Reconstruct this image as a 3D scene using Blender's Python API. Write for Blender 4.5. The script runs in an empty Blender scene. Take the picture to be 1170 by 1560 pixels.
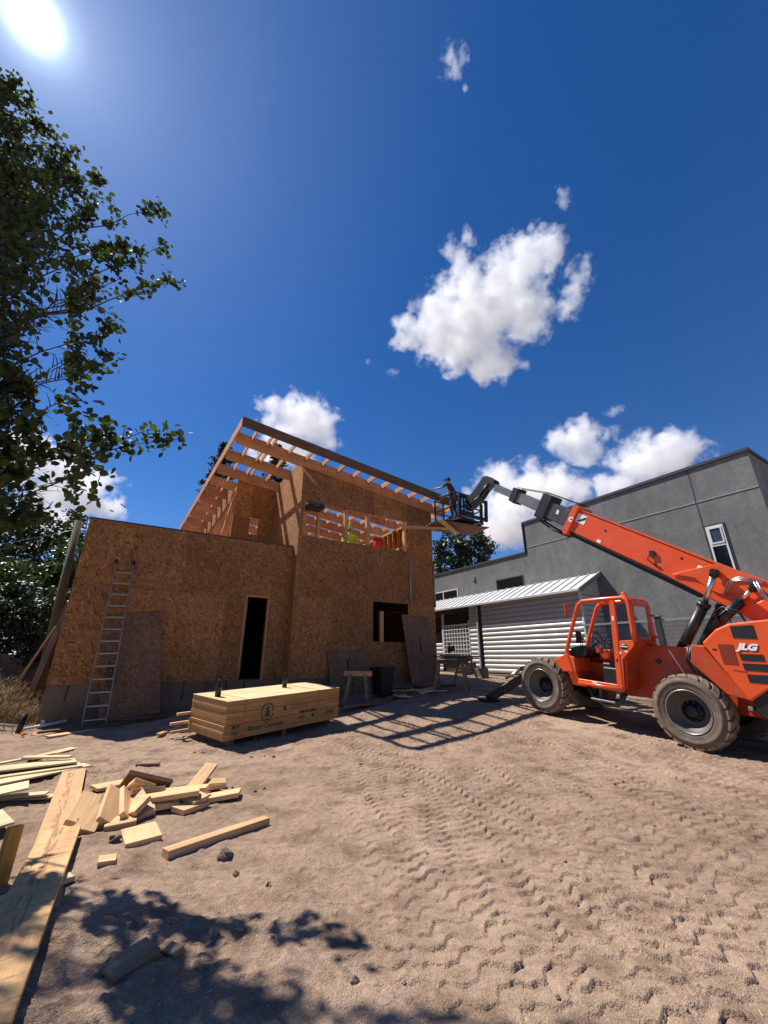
import bpy, bmesh, math, random
import numpy as np
from mathutils import Vector, Matrix, Quaternion
R = math.radians
sc = bpy.context.scene
COL = sc.collection

# ------------------------------------------------------------------ camera
cam_d = bpy.data.cameras.new("camera")
cam = bpy.data.objects.new("camera", cam_d); COL.objects.link(cam)
cam.location = (0, 0, 1.5)
cam.rotation_euler = (R(110.0), 0, 0)
cam_d.sensor_fit = 'HORIZONTAL'; cam_d.sensor_width = 36.0
cam_d.lens = 605.0 / 1170.0 * 36.0
cam_d.clip_start = 0.05; cam_d.clip_end = 6000
sc.camera = cam

# ------------------------------------------------------------------ light
SUN = Vector((-0.884, 0.515, 1.51)).normalized()
SUN_EL = math.asin(SUN.z); SUN_ROT = math.atan2(SUN.x, SUN.y)
world = bpy.data.worlds.new("World"); sc.world = world; world.use_nodes = True
wt = world.node_tree; wt.nodes.clear()
def wn(t, **k):
    n = wt.nodes.new(t)
    for a, b in k.items(): setattr(n, a, b)
    return n
sky = wn('ShaderNodeTexSky'); sky.sky_type = 'NISHITA'; sky.sun_disc = False
sky.sun_elevation = SUN_EL; sky.sun_rotation = SUN_ROT % (2 * math.pi)
sky.altitude = 200; sky.air_density = 1.0; sky.dust_density = 0.05; sky.ozone_density = 3.0
hs = wn('ShaderNodeHueSaturation'); hs.inputs['Saturation'].default_value = 1.30; hs.inputs['Value'].default_value = 1.0
wt.links.new(sky.outputs[0], hs.inputs['Color'])
# sun's aureole, widened to paint lens glare into the sky
tc = wn('ShaderNodeTexCoord')
dot = wn('ShaderNodeVectorMath', operation='DOT_PRODUCT'); dot.inputs[1].default_value = SUN
nrm = wn('ShaderNodeVectorMath', operation='NORMALIZE')
wt.links.new(tc.outputs['Generated'], nrm.inputs[0]); wt.links.new(nrm.outputs[0], dot.inputs[0])
ac = wn('ShaderNodeMath', operation='ARCCOSINE'); wt.links.new(dot.outputs['Value'], ac.inputs[0])
ramp = wn('ShaderNodeFloatCurve')
cv = ramp.mapping.curves[0]
pts = [(0.0, 1.0), (0.022, 0.85), (0.05, 0.32), (0.085, 0.17), (0.15, 0.10), (0.28, 0.05), (0.5, 0.014), (1, 0)]
cv.points[0].location = pts[0]; cv.points[1].location = pts[-1]
for p in pts[1:-1]: cv.points.new(*p)
ramp.mapping.update()
wt.links.new(ac.outputs[0], ramp.inputs['Value'])
gm = wn('ShaderNodeMix', data_type='RGBA', blend_type='MIX'); gm.inputs[6].default_value = (0, 0, 0, 1); gm.inputs[7].default_value = (15, 17.3, 19, 1)
wt.links.new(ramp.outputs[0], gm.inputs[0])
ad = wn('ShaderNodeMix', data_type='RGBA', blend_type='ADD'); ad.inputs[0].default_value = 1.0
tint = wn('ShaderNodeMix', data_type='RGBA', blend_type='MULTIPLY'); tint.inputs[0].default_value = 1.0; tint.inputs[7].default_value = (1.02, 1.03, 1.26, 1)
wt.links.new(hs.outputs[0], tint.inputs[6]); wt.links.new(tint.outputs[2], ad.inputs[6]); wt.links.new(gm.outputs[2], ad.inputs[7])
bg = wn('ShaderNodeBackground'); bg.inputs[1].default_value = 0.058
wo = wn('ShaderNodeOutputWorld')
wt.links.new(ad.outputs[2], bg.inputs[0]); wt.links.new(bg.outputs[0], wo.inputs[0])

sl = bpy.data.lights.new("sun", 'SUN'); sl.energy = 5.0; sl.angle = R(0.53); sl.color = (1.0, 0.95, 0.87)
so = bpy.data.objects.new("sun", sl); COL.objects.link(so)
so.rotation_mode = 'QUATERNION'; so.rotation_quaternion = SUN.to_track_quat('Z', 'Y'); so.location = (-20, 12, 40)

sc.view_settings.view_transform = 'Standard'; sc.view_settings.look = 'None'
sc.view_settings.exposure = 0.55; sc.view_settings.gamma = 1.0
sc.render.engine = 'CYCLES'
cy = sc.cycles
cy.use_denoising = True
cy.max_bounces = 16; cy.diffuse_bounces = 2; cy.glossy_bounces = 3; cy.transmission_bounces = 3; cy.volume_bounces = 14; cy.transparent_max_bounces = 8
cy.volume_step_rate = 0.5; cy.volume_max_steps = 256

# ------------------------------------------------------------------ frames
A = R(32.0)
UV = Matrix.Rotation(A, 4, 'Z')                       # the building grid: x = along the house front, y = away
UVi = UV.inverted()
ID = Matrix.Identity(4)
def w2(u, v, z=0.0): return UV @ Vector((u, v, z))
def smooth(a, b, x):
    t = np.clip((x - a) / (b - a), 0, 1); return t * t * (3 - 2 * t)

# ------------------------------------------------------------------ numpy noise
def _h(ix, iy, seed):
    n = (ix.astype(np.int64) * 374761393 + iy.astype(np.int64) * 668265263 + seed * 1274126177) & 0xffffffff
    n = ((n ^ (n >> 13)) * 1274126177) & 0xffffffff
    n = (n ^ (n >> 16)) & 0xffffffff
    return n / 4294967295.0
def vnoise(x, y, seed=0):
    x = np.asarray(x, float); y = np.asarray(y, float)
    ix = np.floor(x); iy = np.floor(y); fx = x - ix; fy = y - iy
    fx = fx * fx * fx * (fx * (fx * 6 - 15) + 10); fy = fy * fy * fy * (fy * (fy * 6 - 15) + 10)
    a = _h(ix, iy, seed); b = _h(ix + 1, iy, seed); c = _h(ix, iy + 1, seed); d = _h(ix + 1, iy + 1, seed)
    return (a * (1 - fx) + b * fx) * (1 - fy) + (c * (1 - fx) + d * fx) * fy
def fbm(x, y, seed=0, oct=4):
    s = 0; a = 0.5
    for i in range(oct):
        s = s + a * (vnoise(x, y, seed + i * 17) - 0.5); x = x * 2.03 + 3.1; y = y * 2.03 + 1.7; a *= 0.5
    return s

# ------------------------------------------------------------------ terrain height
CA, SA = math.cos(A), math.sin(A)
# wheel tracks: centre of an arc, its radius, half width
_tr = random.Random(12)
# (x where it crosses y0, y0, bend radius, half width), oldest first
TRACKS = []
for _x0, _y0, _R in ((.6, 6, 30), (6.4, 6, -22), (3.2, 6, -40), (5.2, 6, 16), (1.9, 6, -15), (4.3, 7, 30), (-.1, 6.5, 12), (7.2, 7, 15), (2.6, 5, 9), (.9, 4.2, -8), (5.9, 6, 26), (3.6, 5, -10.5), (1.5, 5, 16), (4.6, 4.5, 9), (2.3, 3.5, -6.5), (3.9, 3.5, 12), (.3, 8, 20), (1.3, 8, -25), (2.2, 8, 18), (3.3, 8, -14), (-.6, 8, -12), (5.4, 4.2, -9), (1.25, 3.6, 7), (3.0, 4.2, -18)):
    TRACKS.append((_x0 - _R, _y0 + _tr.uniform(-1, 1), abs(_R), _tr.uniform(.28, .36)))
NLONG = len(TRACKS)
def zbase(x, y):
    u = CA * x + SA * y; v = -SA * x + CA * y
    z = 0.08 * np.clip(v - 3.4, 0, 9.6) * smooth(4.0, 9.0, u)
    z = z + 0.055 * smooth(8.0, 12.0, v) * (1 - smooth(4, 9, u)) * smooth(-1.6, -0.6, u)
    z = z + 0.04 * np.clip(v - 8.2, 0, 4) * smooth(0.0, 3.0, u) * (1 - smooth(4, 9, u))
    # bank of dry grass beyond the left end of the house
    z = z + 0.75 * smooth(-1.9, -4.6, u) * smooth(9.6, 13.5, v) + 0.22 * smooth(-1.5, -2.4, u) * smooth(11, 12.5, v)
    return z
def zground(x, y, detail=True):
    x = np.asarray(x, float); y = np.asarray(y, float)
    z = zbase(x, y)
    z = z + 0.16 * fbm(x * 0.45, y * 0.45, 3, 3) + 0.05 * fbm(x * 1.7 + 9, y * 1.7, 5, 3)
    z = z - 0.0
    if not detail: return z
    amp = smooth(18, 10, np.hypot(x, y - 3))
    # wheel tracks: rows of zigzag steps, each later track wiping out the older ones below it
    tread = np.zeros_like(z); cover = np.zeros_like(z)
    for i, (cx, cy_, rr, hw) in enumerate(TRACKS):
        dx = x - cx; dy = y - cy_
        t = (np.hypot(dx, dy) - rr + 0.05 * fbm(x * 0.8, y * 0.8, 40 + i, 2)) / hw
        s = np.arctan2(dy, np.abs(dx)) * rr
        wear = np.clip((vnoise(x * 0.75 + i * 7, y * 0.75, 60 + i) - 0.05) * 4.0, 0, 1)
        edge = 1.0 + 0.22 * (vnoise(s * 5, t * 0 + i, 200 + i) - .5)
        inside = smooth(edge + .04, edge - .04, np.abs(t)) * wear
        tri = np.abs(2 * ((t * 1.12 + 0.25 + 0.31 * i) % 1.0) - 1)
        zig = np.clip(2.3 * (tri - .5) + .5, 0, 1)
        ph = s / (0.120 + 0.015 * (i % 3)) + 0.52 * zig + 0.16 * (vnoise(s * 3.1, t * 3, 80 + i) - .5) + 0.12 * (vnoise(x * 23, y * 23, 81) - .5)
        f = ph - np.floor(ph); k = np.floor(ph)
        # how deep this one lug bit
        bite = 0.35 + 0.95 * _h(k, np.floor(t * 1.8 + 5), 300 + i)
        lug = smooth(0.0, 0.07, f) * (1 - f) ** 0.8
        tread = tread * (1 - inside) + inside * ((lug - 0.42) * 0.026 * bite - 0.004)
        cover = np.maximum(cover, inside)
    right = smooth(-1.2, 0.4, x + 0.16 * y - .75 + 0.6 * fbm(x * .7, y * .7, 90, 2))
    scuff = np.clip((vnoise(x * 1.3 + 21, y * 1.3 + 4, 95) - .66) * 5, 0, 1)      # where the prints were scuffed away
    keep = right * (1 - .85 * scuff)
    z = z + tread * keep * amp
    flat = 1 - .55 * cover * keep
    n1 = fbm(x * 5.5, y * 5.5, 11, 4); n2 = fbm(x * 17, y * 17, 13, 3)
    lum = np.clip(fbm(x * 11 + 5, y * 11, 23, 3) - 0.05, 0, 1); lum2 = np.clip(fbm(x * 27, y * 27, 29, 2) - .1, 0, 1)
    patch = np.clip(vnoise(x * 0.8 + 3, y * 0.8 + 8, 31) * 1.8 - 0.55, 0, 1)
    z = z + amp * flat * (0.030 * n1 * (0.45 + 0.9 * patch) * (1 - .4 * right) + 0.11 * lum * patch * (1 - .6 * right) + 0.060 * lum2 * (.25 + patch)) + amp * .0055 * n2
    rid = 1 - np.abs(2 * vnoise(x * 7.1, y * 7.1, 55) - 1)
    z = z + amp * flat * 0.010 * rid ** 3
    return z
def zg(x, y): return float(zground(np.array([x]), np.array([y]))[0])
def zs(x, y): return float(zground(np.array([x]), np.array([y]), False)[0])
def zg_uv(u, v):
    p = w2(u, v); return zs(p.x, p.y)
# ------------------------------------------------------------------ materials
class NT:
    def __init__(s, name):
        m = bpy.data.materials.new(name); m.use_nodes = True; s.m = m; s.t = m.node_tree; s.t.nodes.clear()
        s.out = s.n('ShaderNodeOutputMaterial')
    def n(s, t, **k):
        x = s.t.nodes.new(t)
        for a, b in k.items(): setattr(x, a, b)
        return x
    def l(s, a, b): s.t.links.new(a, b)
    def val(s, x, sock):
        if hasattr(x, 'is_linked') or hasattr(x, 'links'): s.l(x, sock)
        else: sock.default_value = x
    def math(s, op, a, b=0.0, clamp=False):
        x = s.n('ShaderNodeMath', operation=op); x.use_clamp = clamp
        s.val(a, x.inputs[0]); s.val(b, x.inputs[1]); return x.outputs[0]
    def vmath(s, op, a, b=(0, 0, 0)):
        x = s.n('ShaderNodeVectorMath', operation=op); s.val(a, x.inputs[0]); s.val(b, x.inputs[1])
        return x.outputs['Value'] if op in ('LENGTH', 'DOT_PRODUCT', 'DISTANCE') else x.outputs[0]
    def mix(s, f, a, b, mode='MIX'):
        x = s.n('ShaderNodeMix', data_type='RGBA', blend_type=mode)
        s.val(f, x.inputs[0])
        for v, i in ((a, 6), (b, 7)):
            if isinstance(v, tuple): x.inputs[i].default_value = (*v[:3], 1)
            else: s.l(v, x.inputs[i])
        return x.outputs[2]
    def mapping(s, vec, scale=(1, 1, 1), rot=(0, 0, 0), loc=(0, 0, 0), vt='POINT'):
        x = s.n('ShaderNodeMapping', vector_type=vt); s.l(vec, x.inputs[0]); x.inputs['Scale'].default_value = scale
        x.inputs['Rotation'].default_value = rot; x.inputs['Location'].default_value = loc; return x.outputs[0]
    def noise(s, vec, scale, detail=3, rough=0.55, dist=0.0):
        x = s.n('ShaderNodeTexNoise'); s.l(vec, x.inputs['Vector']); x.inputs['Scale'].default_value = scale
        x.inputs['Detail'].default_value = detail; x.inputs['Roughness'].default_value = rough; x.inputs['Distortion'].default_value = dist
        return x.outputs['Fac']
    def vor(s, vec, scale, feature='F1', out='Distance', rnd=1.0):
        x = s.n('ShaderNodeTexVoronoi', feature=feature); s.l(vec, x.inputs['Vector']); x.inputs['Scale'].default_value = scale
        x.inputs['Randomness'].default_value = rnd
        return x.outputs[out]
    def ramp(s, fac, stops):
        x = s.n('ShaderNodeValToRGB'); s.l(fac, x.inputs[0]); e = x.color_ramp.elements
        while len(e) < len(stops): e.new(0.5)
        for el, (p, c) in zip(e, stops):
            el.position = p; el.color = (*c, 1) if isinstance(c, tuple) else (c, c, c, 1)
        return x.outputs[0]
    def obj(s): return s.n('ShaderNodeTexCoord').outputs['Object']
    def pos(s): return s.n('ShaderNodeNewGeometry').outputs['Position']
    def rand(s): return s.n('ShaderNodeObjectInfo').outputs['Random']
    def isl(s): return s.n('ShaderNodeNewGeometry').outputs['Random Per Island']
    def bump(s, h, strength=0.3, dist=0.01):
        x = s.n('ShaderNodeBump'); x.inputs['Strength'].default_value = strength; x.inputs['Distance'].default_value = dist
        s.l(h, x.inputs['Height']); return x.outputs[0]
    def bsdf(s, col, rough=0.6, metal=0.0, normal=None, spec=0.5, **k):
        x = s.n('ShaderNodeBsdfPrincipled')
        if isinstance(col, tuple): x.inputs['Base Color'].default_value = (*col[:3], 1)
        else: s.l(col, x.inputs['Base Color'])
        s.val(rough, x.inputs['Roughness']); s.val(metal, x.inputs['Metallic']); x.inputs['Specular IOR Level'].default_value = spec
        if normal is not None: s.l(normal, x.inputs['Normal'])
        for a, b in k.items(): s.val(b, x.inputs[a.replace('_', ' ')])
        s.l(x.outputs[0], s.out.inputs[0]); return x
    def planar(s):
        """2D coordinates on whichever object axis plane the face lies in"""
        o = s.obj(); g = s.n('ShaderNodeNewGeometry')
        vt = s.n('ShaderNodeVectorTransform', vector_type='NORMAL', convert_from='WORLD', convert_to='OBJECT'); s.l(g.outputs['True Normal'], vt.inputs[0])
        ab = s.vmath('ABSOLUTE', vt.outputs[0])
        sp = s.n('ShaderNodeSeparateXYZ'); s.l(ab, sp.inputs[0]); so_ = s.n('ShaderNodeSeparateXYZ'); s.l(o, so_.inputs[0])
        def cmb(a, b):
            c = s.n('ShaderNodeCombineXYZ'); s.l(so_.outputs[a], c.inputs[0]); s.l(so_.outputs[b], c.inputs[1]); return c.outputs[0]
        isx = s.math('GREATER_THAN', sp.outputs[0], 0.7); isz = s.math('GREATER_THAN', sp.outputs[2], 0.7)
        m1 = s.n('ShaderNodeMix', data_type='VECTOR'); s.l(isx, m1.inputs[0]); s.l(cmb(0, 2), m1.inputs[4]); s.l(cmb(1, 2), m1.inputs[5])
        m2 = s.n('ShaderNodeMix', data_type='VECTOR'); s.l(isz, m2.inputs[0]); s.l(m1.outputs[1], m2.inputs[4]); s.l(cmb(0, 1), m2.inputs[5])
        return m2.outputs[1]

def m_osb(name, base, dark, pale, scale=1.0, gain=1.0):
    s = NT(name); p = s.planar()
    isl = s.isl()
    off = s.n('ShaderNodeCombineXYZ'); s.l(s.math('MULTIPLY', isl, 13.7), off.inputs[0]); s.l(s.math('MULTIPLY', isl, 7.1), off.inputs[1])
    p = s.vmath('ADD', p, off.outputs[0])
    warp = s.n('ShaderNodeTexNoise'); s.l(p, warp.inputs['Vector']); warp.inputs['Scale'].default_value = 6.0; warp.inputs['Detail'].default_value = 1
    p = s.vmath('ADD', p, s.vmath('SCALE', s.vmath('SUBTRACT', warp.outputs['Color'], (.5, .5, .5)), (0, 0, 0))) if False else p
    col = base; h = None; cur = None
    for i, (ang, thr) in enumerate(((14, 0.0), (72, 0.40), (-38, 0.45), (112, 0.5), (44, 0.55), (-8, 0.62), (-68, 0.66))):
        mp = s.mapping(p, (1 / (6.5 * scale), 1 / (26 * scale), 1), (0, 0, R(ang)), (i * 3.3, i * 1.7, 0), 'TEXTURE')
        v = s.n('ShaderNodeTexVoronoi', voronoi_dimensions='2D'); s.l(mp, v.inputs['Vector']); v.inputs['Scale'].default_value = 1.6
        sp = s.n('ShaderNodeSeparateColor'); s.l(v.outputs['Color'], sp.inputs[0])
        c = s.ramp(sp.outputs[0], [(0.0, dark), (0.28, base), (0.72, base), (1.0, pale)])
        if cur is None: cur = c
        else:
            f = s.math('GREATER_THAN', sp.outputs[1], thr); cur = s.mix(f, cur, c)
    big = s.noise(p, 0.8, 3)
    cur = s.mix(1.0, cur, s.ramp(big, [(0.25, 0.78), (0.75, 1.12)]), 'MULTIPLY')
    hsv = s.n('ShaderNodeHueSaturation'); s.l(cur, hsv.inputs['Color']); s.l(s.math('ADD', 0.82, s.math('MULTIPLY', isl, 0.34)), hsv.inputs['Value'])
    nz = s.noise(p, 60, 2)
    s.bsdf(hsv.outputs[0], 0.75, normal=s.bump(nz, 0.25, 0.004), spec=0.25); return s.m

def m_wood(name, base, dark, axis=0, rough=0.65, var=0.3, lines=False, warm=None):
    s = NT(name); o = s.obj(); isl = s.isl(); rnd = s.rand()
    r = s.math('ADD', isl, s.math('MULTIPLY', rnd, 3.1))
    off = s.n('ShaderNodeCombineXYZ')
    for i, k in enumerate((3.7, 5.3, 9.1)): s.l(s.math('MULTIPLY', r, k), off.inputs[i])
    p = s.vmath('ADD', o, off.outputs[0])
    sc_ = [16, 16, 16]; sc_[axis] = 0.9
    g1 = s.noise(s.mapping(p, tuple(sc_)), 1.0, 4, 0.6, 0.6)
    sc2 = [90, 90, 90]; sc2[axis] = 2.5
    g2 = s.noise(s.mapping(p, tuple(sc2)), 1.0, 2, 0.5)
    g = s.math('ADD', s.math('MULTIPLY', g1, 0.7), s.math('MULTIPLY', g2, 0.3))
    c = s.ramp(g, [(0.3, dark), (0.52, base), (0.7, tuple(min(1, x * 1.18) for x in base))])
    kn = s.vor(s.mapping(p, tuple(2.2 if i == axis else 7 for i in range(3))), 1.0)
    c = s.mix(s.math('LESS_THAN', kn, 0.055), c, tuple(x * 0.45 for x in dark))
    bl = s.noise(p, 1.6, 2); c = s.mix(1.0, c, s.ramp(bl, [(0.3, 0.84), (0.7, 1.1)]), 'MULTIPLY')
    if lines:
        sx = s.n('ShaderNodeSeparateXYZ'); s.l(o, sx.inputs[0])
        wob = s.math('MULTIPLY', s.math('SUBTRACT', s.noise(s.mapping(o, (2, 22, 1)), 1.0, 3), 0.5), 0.05)
        xx = s.math('ADD', s.math('ADD', sx.outputs[0], wob), s.math('MULTIPLY', sx.outputs[1], 0.12))
        fr = s.math('FRACT', s.math('MULTIPLY', xx, 6.1))
        ln = s.math('LESS_THAN', fr, 0.085)
        ln = s.math('MULTIPLY', ln, s.math('GREATER_THAN', s.noise(s.mapping(o, (9, 9, 9)), 3.0, 2), 0.42))
        c = s.mix(s.math('MULTIPLY', ln, 0.5), c, tuple(x * 0.35 for x in dark))
        st = s.math('MULTIPLY', s.math('LESS_THAN', s.math('ABSOLUTE', s.math('ADD', sx.outputs[1], 0.02)), 0.035), s.math('GREATER_THAN', s.noise(s.mapping(o, (3, 30, 1)), 1.0, 3), 0.5))
        c = s.mix(s.math('MULTIPLY', st, 0.55), c, (0.16, 0.07, 0.05))
    hsv = s.n('ShaderNodeHueSaturation'); s.l(c, hsv.inputs['Color'])
    s.l(s.math('ADD', 1 - var / 2, s.math('MULTIPLY', s.math('FRACT', s.math('MULTIPLY', r, 1.7)), var)), hsv.inputs['Value'])
    s.l(s.math('ADD', 0.49, s.math('MULTIPLY', s.math('FRACT', s.math('MULTIPLY', r, 4.3)), 0.018)), hsv.inputs['Hue'])
    s.bsdf(hsv.outputs[0], rough, normal=s.bump(g, 0.15, 0.003), spec=0.3); return s.m

def m_plain(name, col, rough=0.5, metal=0.0, var=0.08, scale=4.0, bump=0.0, bscale=80, spec=0.5, dirt=None, dirt_lo=0.52, **k):
    s = NT(name); o = s.obj()
    n = s.noise(o, scale, 4, 0.6)
    c = s.mix(1.0, col, s.ramp(n, [(0.25, 1 - var), (0.75, 1 + var)]), 'MULTIPLY')
    if dirt:
        n2 = s.noise(o, scale * 1.7, 6, 0.68)
        c = s.mix(s.math('MULTIPLY', s.ramp(n2, [(dirt_lo, 0.0), (dirt_lo + 0.2, 1.0)]), 0.7), c, dirt)
    nb = s.bump(s.noise(o, bscale, 3), bump, 0.01) if bump else None
    rr = s.math('ADD', rough - 0.06, s.math('MULTIPLY', n, 0.12))
    s.bsdf(c, rr, metal, nb, spec, **k); return s.m

def m_ground():
    s = NT('bare_earth'); p = s.pos()
    a = s.noise(p, 0.35, 4, 0.6); b = s.noise(p, 2.3, 5, 0.65); c = s.noise(p, 14, 5, 0.7); d = s.noise(p, 70, 4, 0.7)
    col = s.ramp(a, [(0.3, (0.27, 0.185, 0.128)), (0.55, (0.375, 0.262, 0.185)), (0.75, (0.46, 0.33, 0.238))])
    col = s.mix(s.ramp(b, [(0.47, 0.0), (0.70, 0.85)]), col, (0.155, 0.097, 0.062))
    col = s.mix(1.0, col, s.ramp(c, [(0.25, 0.72), (0.72, 1.2)]), 'MULTIPLY')
    col = s.mix(1.0, col, s.ramp(d, [(0.28, 0.68), (0.7, 1.24)]), 'MULTIPLY')
    pb = s.vor(p, 46); pr = s.vor(p, 46, out='Color')
    spc = s.n('ShaderNodeSeparateColor'); s.l(pr, spc.inputs[0])
    peb = s.math('MULTIPLY', s.math('LESS_THAN', pb, 0.33), s.math('GREATER_THAN', spc.outputs[0], 0.80))
    col = s.mix(s.math('MULTIPLY', peb, 0.8), col, s.mix(spc.outputs[1], (0.16, 0.125, 0.105), (0.42, 0.35, 0.29)))
    g1 = s.vor(p, 95); g2 = s.vor(p, 240)
    h = s.math('ADD', s.math('MULTIPLY', d, 0.35), s.math('ADD', s.math('MULTIPLY', s.math('SUBTRACT', 1.0, g1), 0.28), s.math('MULTIPLY', s.math('SUBTRACT', 1.0, g2), 0.14)))
    h = s.math('ADD', h, s.math('MULTIPLY', peb, 0.22))
    s.bsdf(col, 0.95, normal=s.bump(h, 1.0, 0.020), spec=0.1); return s.m

def m_leaf(name, base, dark, gloss=0.42, trans=0.35, scale=0.8):
    s = NT(name); isl = s.isl(); n = s.noise(s.pos(), scale, 3)
    c = s.mix(isl, dark, base); c = s.mix(1.0, c, s.ramp(n, [(0.3, 0.65), (0.7, 1.3)]), 'MULTIPLY')
    b = s.n('ShaderNodeBsdfPrincipled'); s.l(c, b.inputs['Base Color']); b.inputs['Roughness'].default_value = gloss
    t = s.n('ShaderNodeBsdfTranslucent'); s.l(s.mix(1.0, c, (1.5, 1.7, 0.5), 'MULTIPLY'), t.inputs[0])
    mx = s.n('ShaderNodeMixShader'); mx.inputs[0].default_value = trans
    s.l(b.outputs[0], mx.inputs[1]); s.l(t.outputs[0], mx.inputs[2]); s.l(mx.outputs[0], s.out.inputs[0]); return s.m

def m_stucco(name, col):
    s = NT(name); o = s.obj()
    a = s.noise(o, 0.7, 5, 0.65); b = s.noise(s.mapping(o, (3, 3, 0.8)), 1.0, 5, 0.7, 0.8)
    c = s.mix(1.0, col, s.ramp(a, [(0.3, 0.80), (0.7, 1.12)]), 'MULTIPLY')
    c = s.mix(1.0, c, s.ramp(s.noise(o, 2.6, 6, 0.75, 1.5), [(0.35, 0.92), (0.7, 1.16)]), 'MULTIPLY')
    c = s.mix(1.0, c, s.ramp(b, [(0.3, 0.84), (0.72, 1.12)]), 'MULTIPLY')
    t = s.noise(o, 6.5, 5, 0.7); f = s.noise(o, 70, 2)
    s.bsdf(c, 0.9, normal=s.bump(s.math('ADD', s.math('MULTIPLY', t, 0.8), s.math('MULTIPLY', f, 0.2)), 0.45, 0.03), spec=0.2); return s.m

M = {}
M['osb'] = m_osb('osb_sheathing', (0.31, 0.138, 0.048), (0.125, 0.049, 0.016), (0.48, 0.26, 0.10), 0.95)
M['osb_grey'] = m_osb('osb_weathered', (0.19, 0.105, 0.062), (0.10, 0.05, 0.028), (0.27, 0.165, 0.105))
PINE, PINED = (0.66, 0.41, 0.205), (0.48, 0.26, 0.11)
FIR, FIRD = (0.62, 0.32, 0.145), (0.42, 0.185, 0.07)
M['fir_x'] = m_wood('fir_lumber_u', FIR, FIRD, 0)
M['fir_y'] = m_wood('fir_lumber_v', FIR, FIRD, 1)
M['fir_z'] = m_wood('fir_lumber_z', FIR, FIRD, 2)
M['rim'] = m_wood('rim_board_shaded', (0.16, 0.085, 0.045), (0.09, 0.045, 0.022), 0)  # front fascia lies in shadow; its dark tone is painted in
M['pine'] = m_wood('pine_lumber', PINE, PINED, 0, var=0.4)
M['stack'] = m_wood('stacked_lumber_shaded', (0.45, 0.26, 0.095), (0.31, 0.16, 0.052), 0, var=0.14)  # bundle's side faces, their shade held in the darker colour
M['stack_sunlit'] = m_wood('stacked_lumber_sunlit', (0.60, 0.45, 0.26), (0.50, 0.34, 0.17), 0, var=0.08)  # paler copy of the bundle wood, sunlight painted into its top
M['lvl'] = m_wood('laminated_plank', (0.58, 0.325, 0.145), (0.44, 0.22, 0.09), 0, var=0.1, lines=True)
M['ply'] = m_wood('plywood_offcut', (0.62, 0.49, 0.27), (0.48, 0.35, 0.17), 0, var=0.25)
M['oldwood'] = m_wood('weathered_timber', (0.16, 0.085, 0.05), (0.08, 0.042, 0.026), 0)
M['oldwood_z'] = m_wood('weathered_upright_timber', (0.16, 0.085, 0.05), (0.08, 0.042, 0.026), 2)
M['dirty_shaded_wood'] = m_wood('dirty_shaded_timber', (0.30, 0.19, 0.105), (0.17, 0.10, 0.055), 0)  # soiled offcuts; on the sawhorse legs its dull tone paints in shade
M['amber'] = m_wood('amber_timber', (0.60, 0.27, 0.05), (0.42, 0.16, 0.03), 2)
M['concrete'] = m_plain('concrete', (0.175, 0.130, 0.090), 0.9, 0, 0.2, 2.0, 0.3, 30, 0.2, dirt=(0.12, 0.09, 0.07))
M['stucco'] = m_stucco('grey_stucco', (0.20, 0.198, 0.192))
M['coping'] = m_plain('dark_coping', (0.05, 0.052, 0.055), 0.5, 0.3)
M['reveal'] = m_plain('stucco_joint', (0.26, 0.258, 0.25), 0.7, 0)
M['slat'] = m_plain('white_metal_slat', (0.52, 0.515, 0.50), 0.42, 0.1, 0.06, dirt=(0.35, 0.33, 0.30), dirt_lo=0.6)
M['roofmetal'] = m_plain('pale_roof_metal', (0.66, 0.67, 0.68), 0.38, 0.25, 0.05)
M['white'] = m_plain('white_frame', (0.72, 0.72, 0.70), 0.4, 0, 0.04)
M['dkglass'] = m_plain('dark_glass', (0.010, 0.012, 0.014), 0.06, 0, 0.0, spec=0.7)
M['skyglass'] = m_plain('window_glass', (0.045, 0.055, 0.07), 0.05, 0, 0.0, spec=1.0)
M['dark'] = m_plain('interior_shade_black', (0.012, 0.009, 0.007), 0.9, 0, 0.1)  # near black: shade of rooms and seams put into the colour
M['black'] = m_plain('black_paint', (0.008, 0.008, 0.0085), 0.42, 0, 0.15, dirt=(0.10, 0.085, 0.07), dirt_lo=0.6)
M['blackplastic'] = m_plain('black_plastic', (0.010, 0.010, 0.011), 0.5, 0, 0.1)
M['orange'] = m_plain('orange_paint', (0.74, 0.083, 0.010), 0.36, 0, 0.10, 3.0, dirt=(0.60, 0.15, 0.045), dirt_lo=0.50, Coat_Weight=0.25, Coat_Roughness=0.2)
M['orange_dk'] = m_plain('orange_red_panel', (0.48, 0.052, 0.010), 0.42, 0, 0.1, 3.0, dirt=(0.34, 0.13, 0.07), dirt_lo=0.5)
M['redpanel'] = m_plain('dark_red_reflector', (0.22, 0.028, 0.012), 0.35, 0, 0.06)
M['tyre'] = m_plain('dusty_tyre', (0.130, 0.102, 0.076), 0.85, 0, 0.2, 5.0, 0.3, 60, 0.25, dirt=(0.25, 0.185, 0.135), dirt_lo=0.5)
M['tread'] = m_plain('muddy_tread', (0.20, 0.145, 0.108), 0.92, 0, 0.25, 6.0, 0.4, 50, 0.2, dirt=(0.34, 0.245, 0.175), dirt_lo=0.46)
M['rimgrey'] = m_plain('wheel_rim', (0.115, 0.102, 0.09), 0.55, 0.2, 0.2, 4.0, dirt=(0.17, 0.13, 0.10), dirt_lo=0.5)
M['rimedge'] = m_plain('worn_rim_edge', (0.42, 0.41, 0.39), 0.35, 0.8, 0.1)
M['chrome'] = m_plain('chromed_rod', (0.60, 0.59, 0.57), 0.30, 1.0, 0.02)
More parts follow.
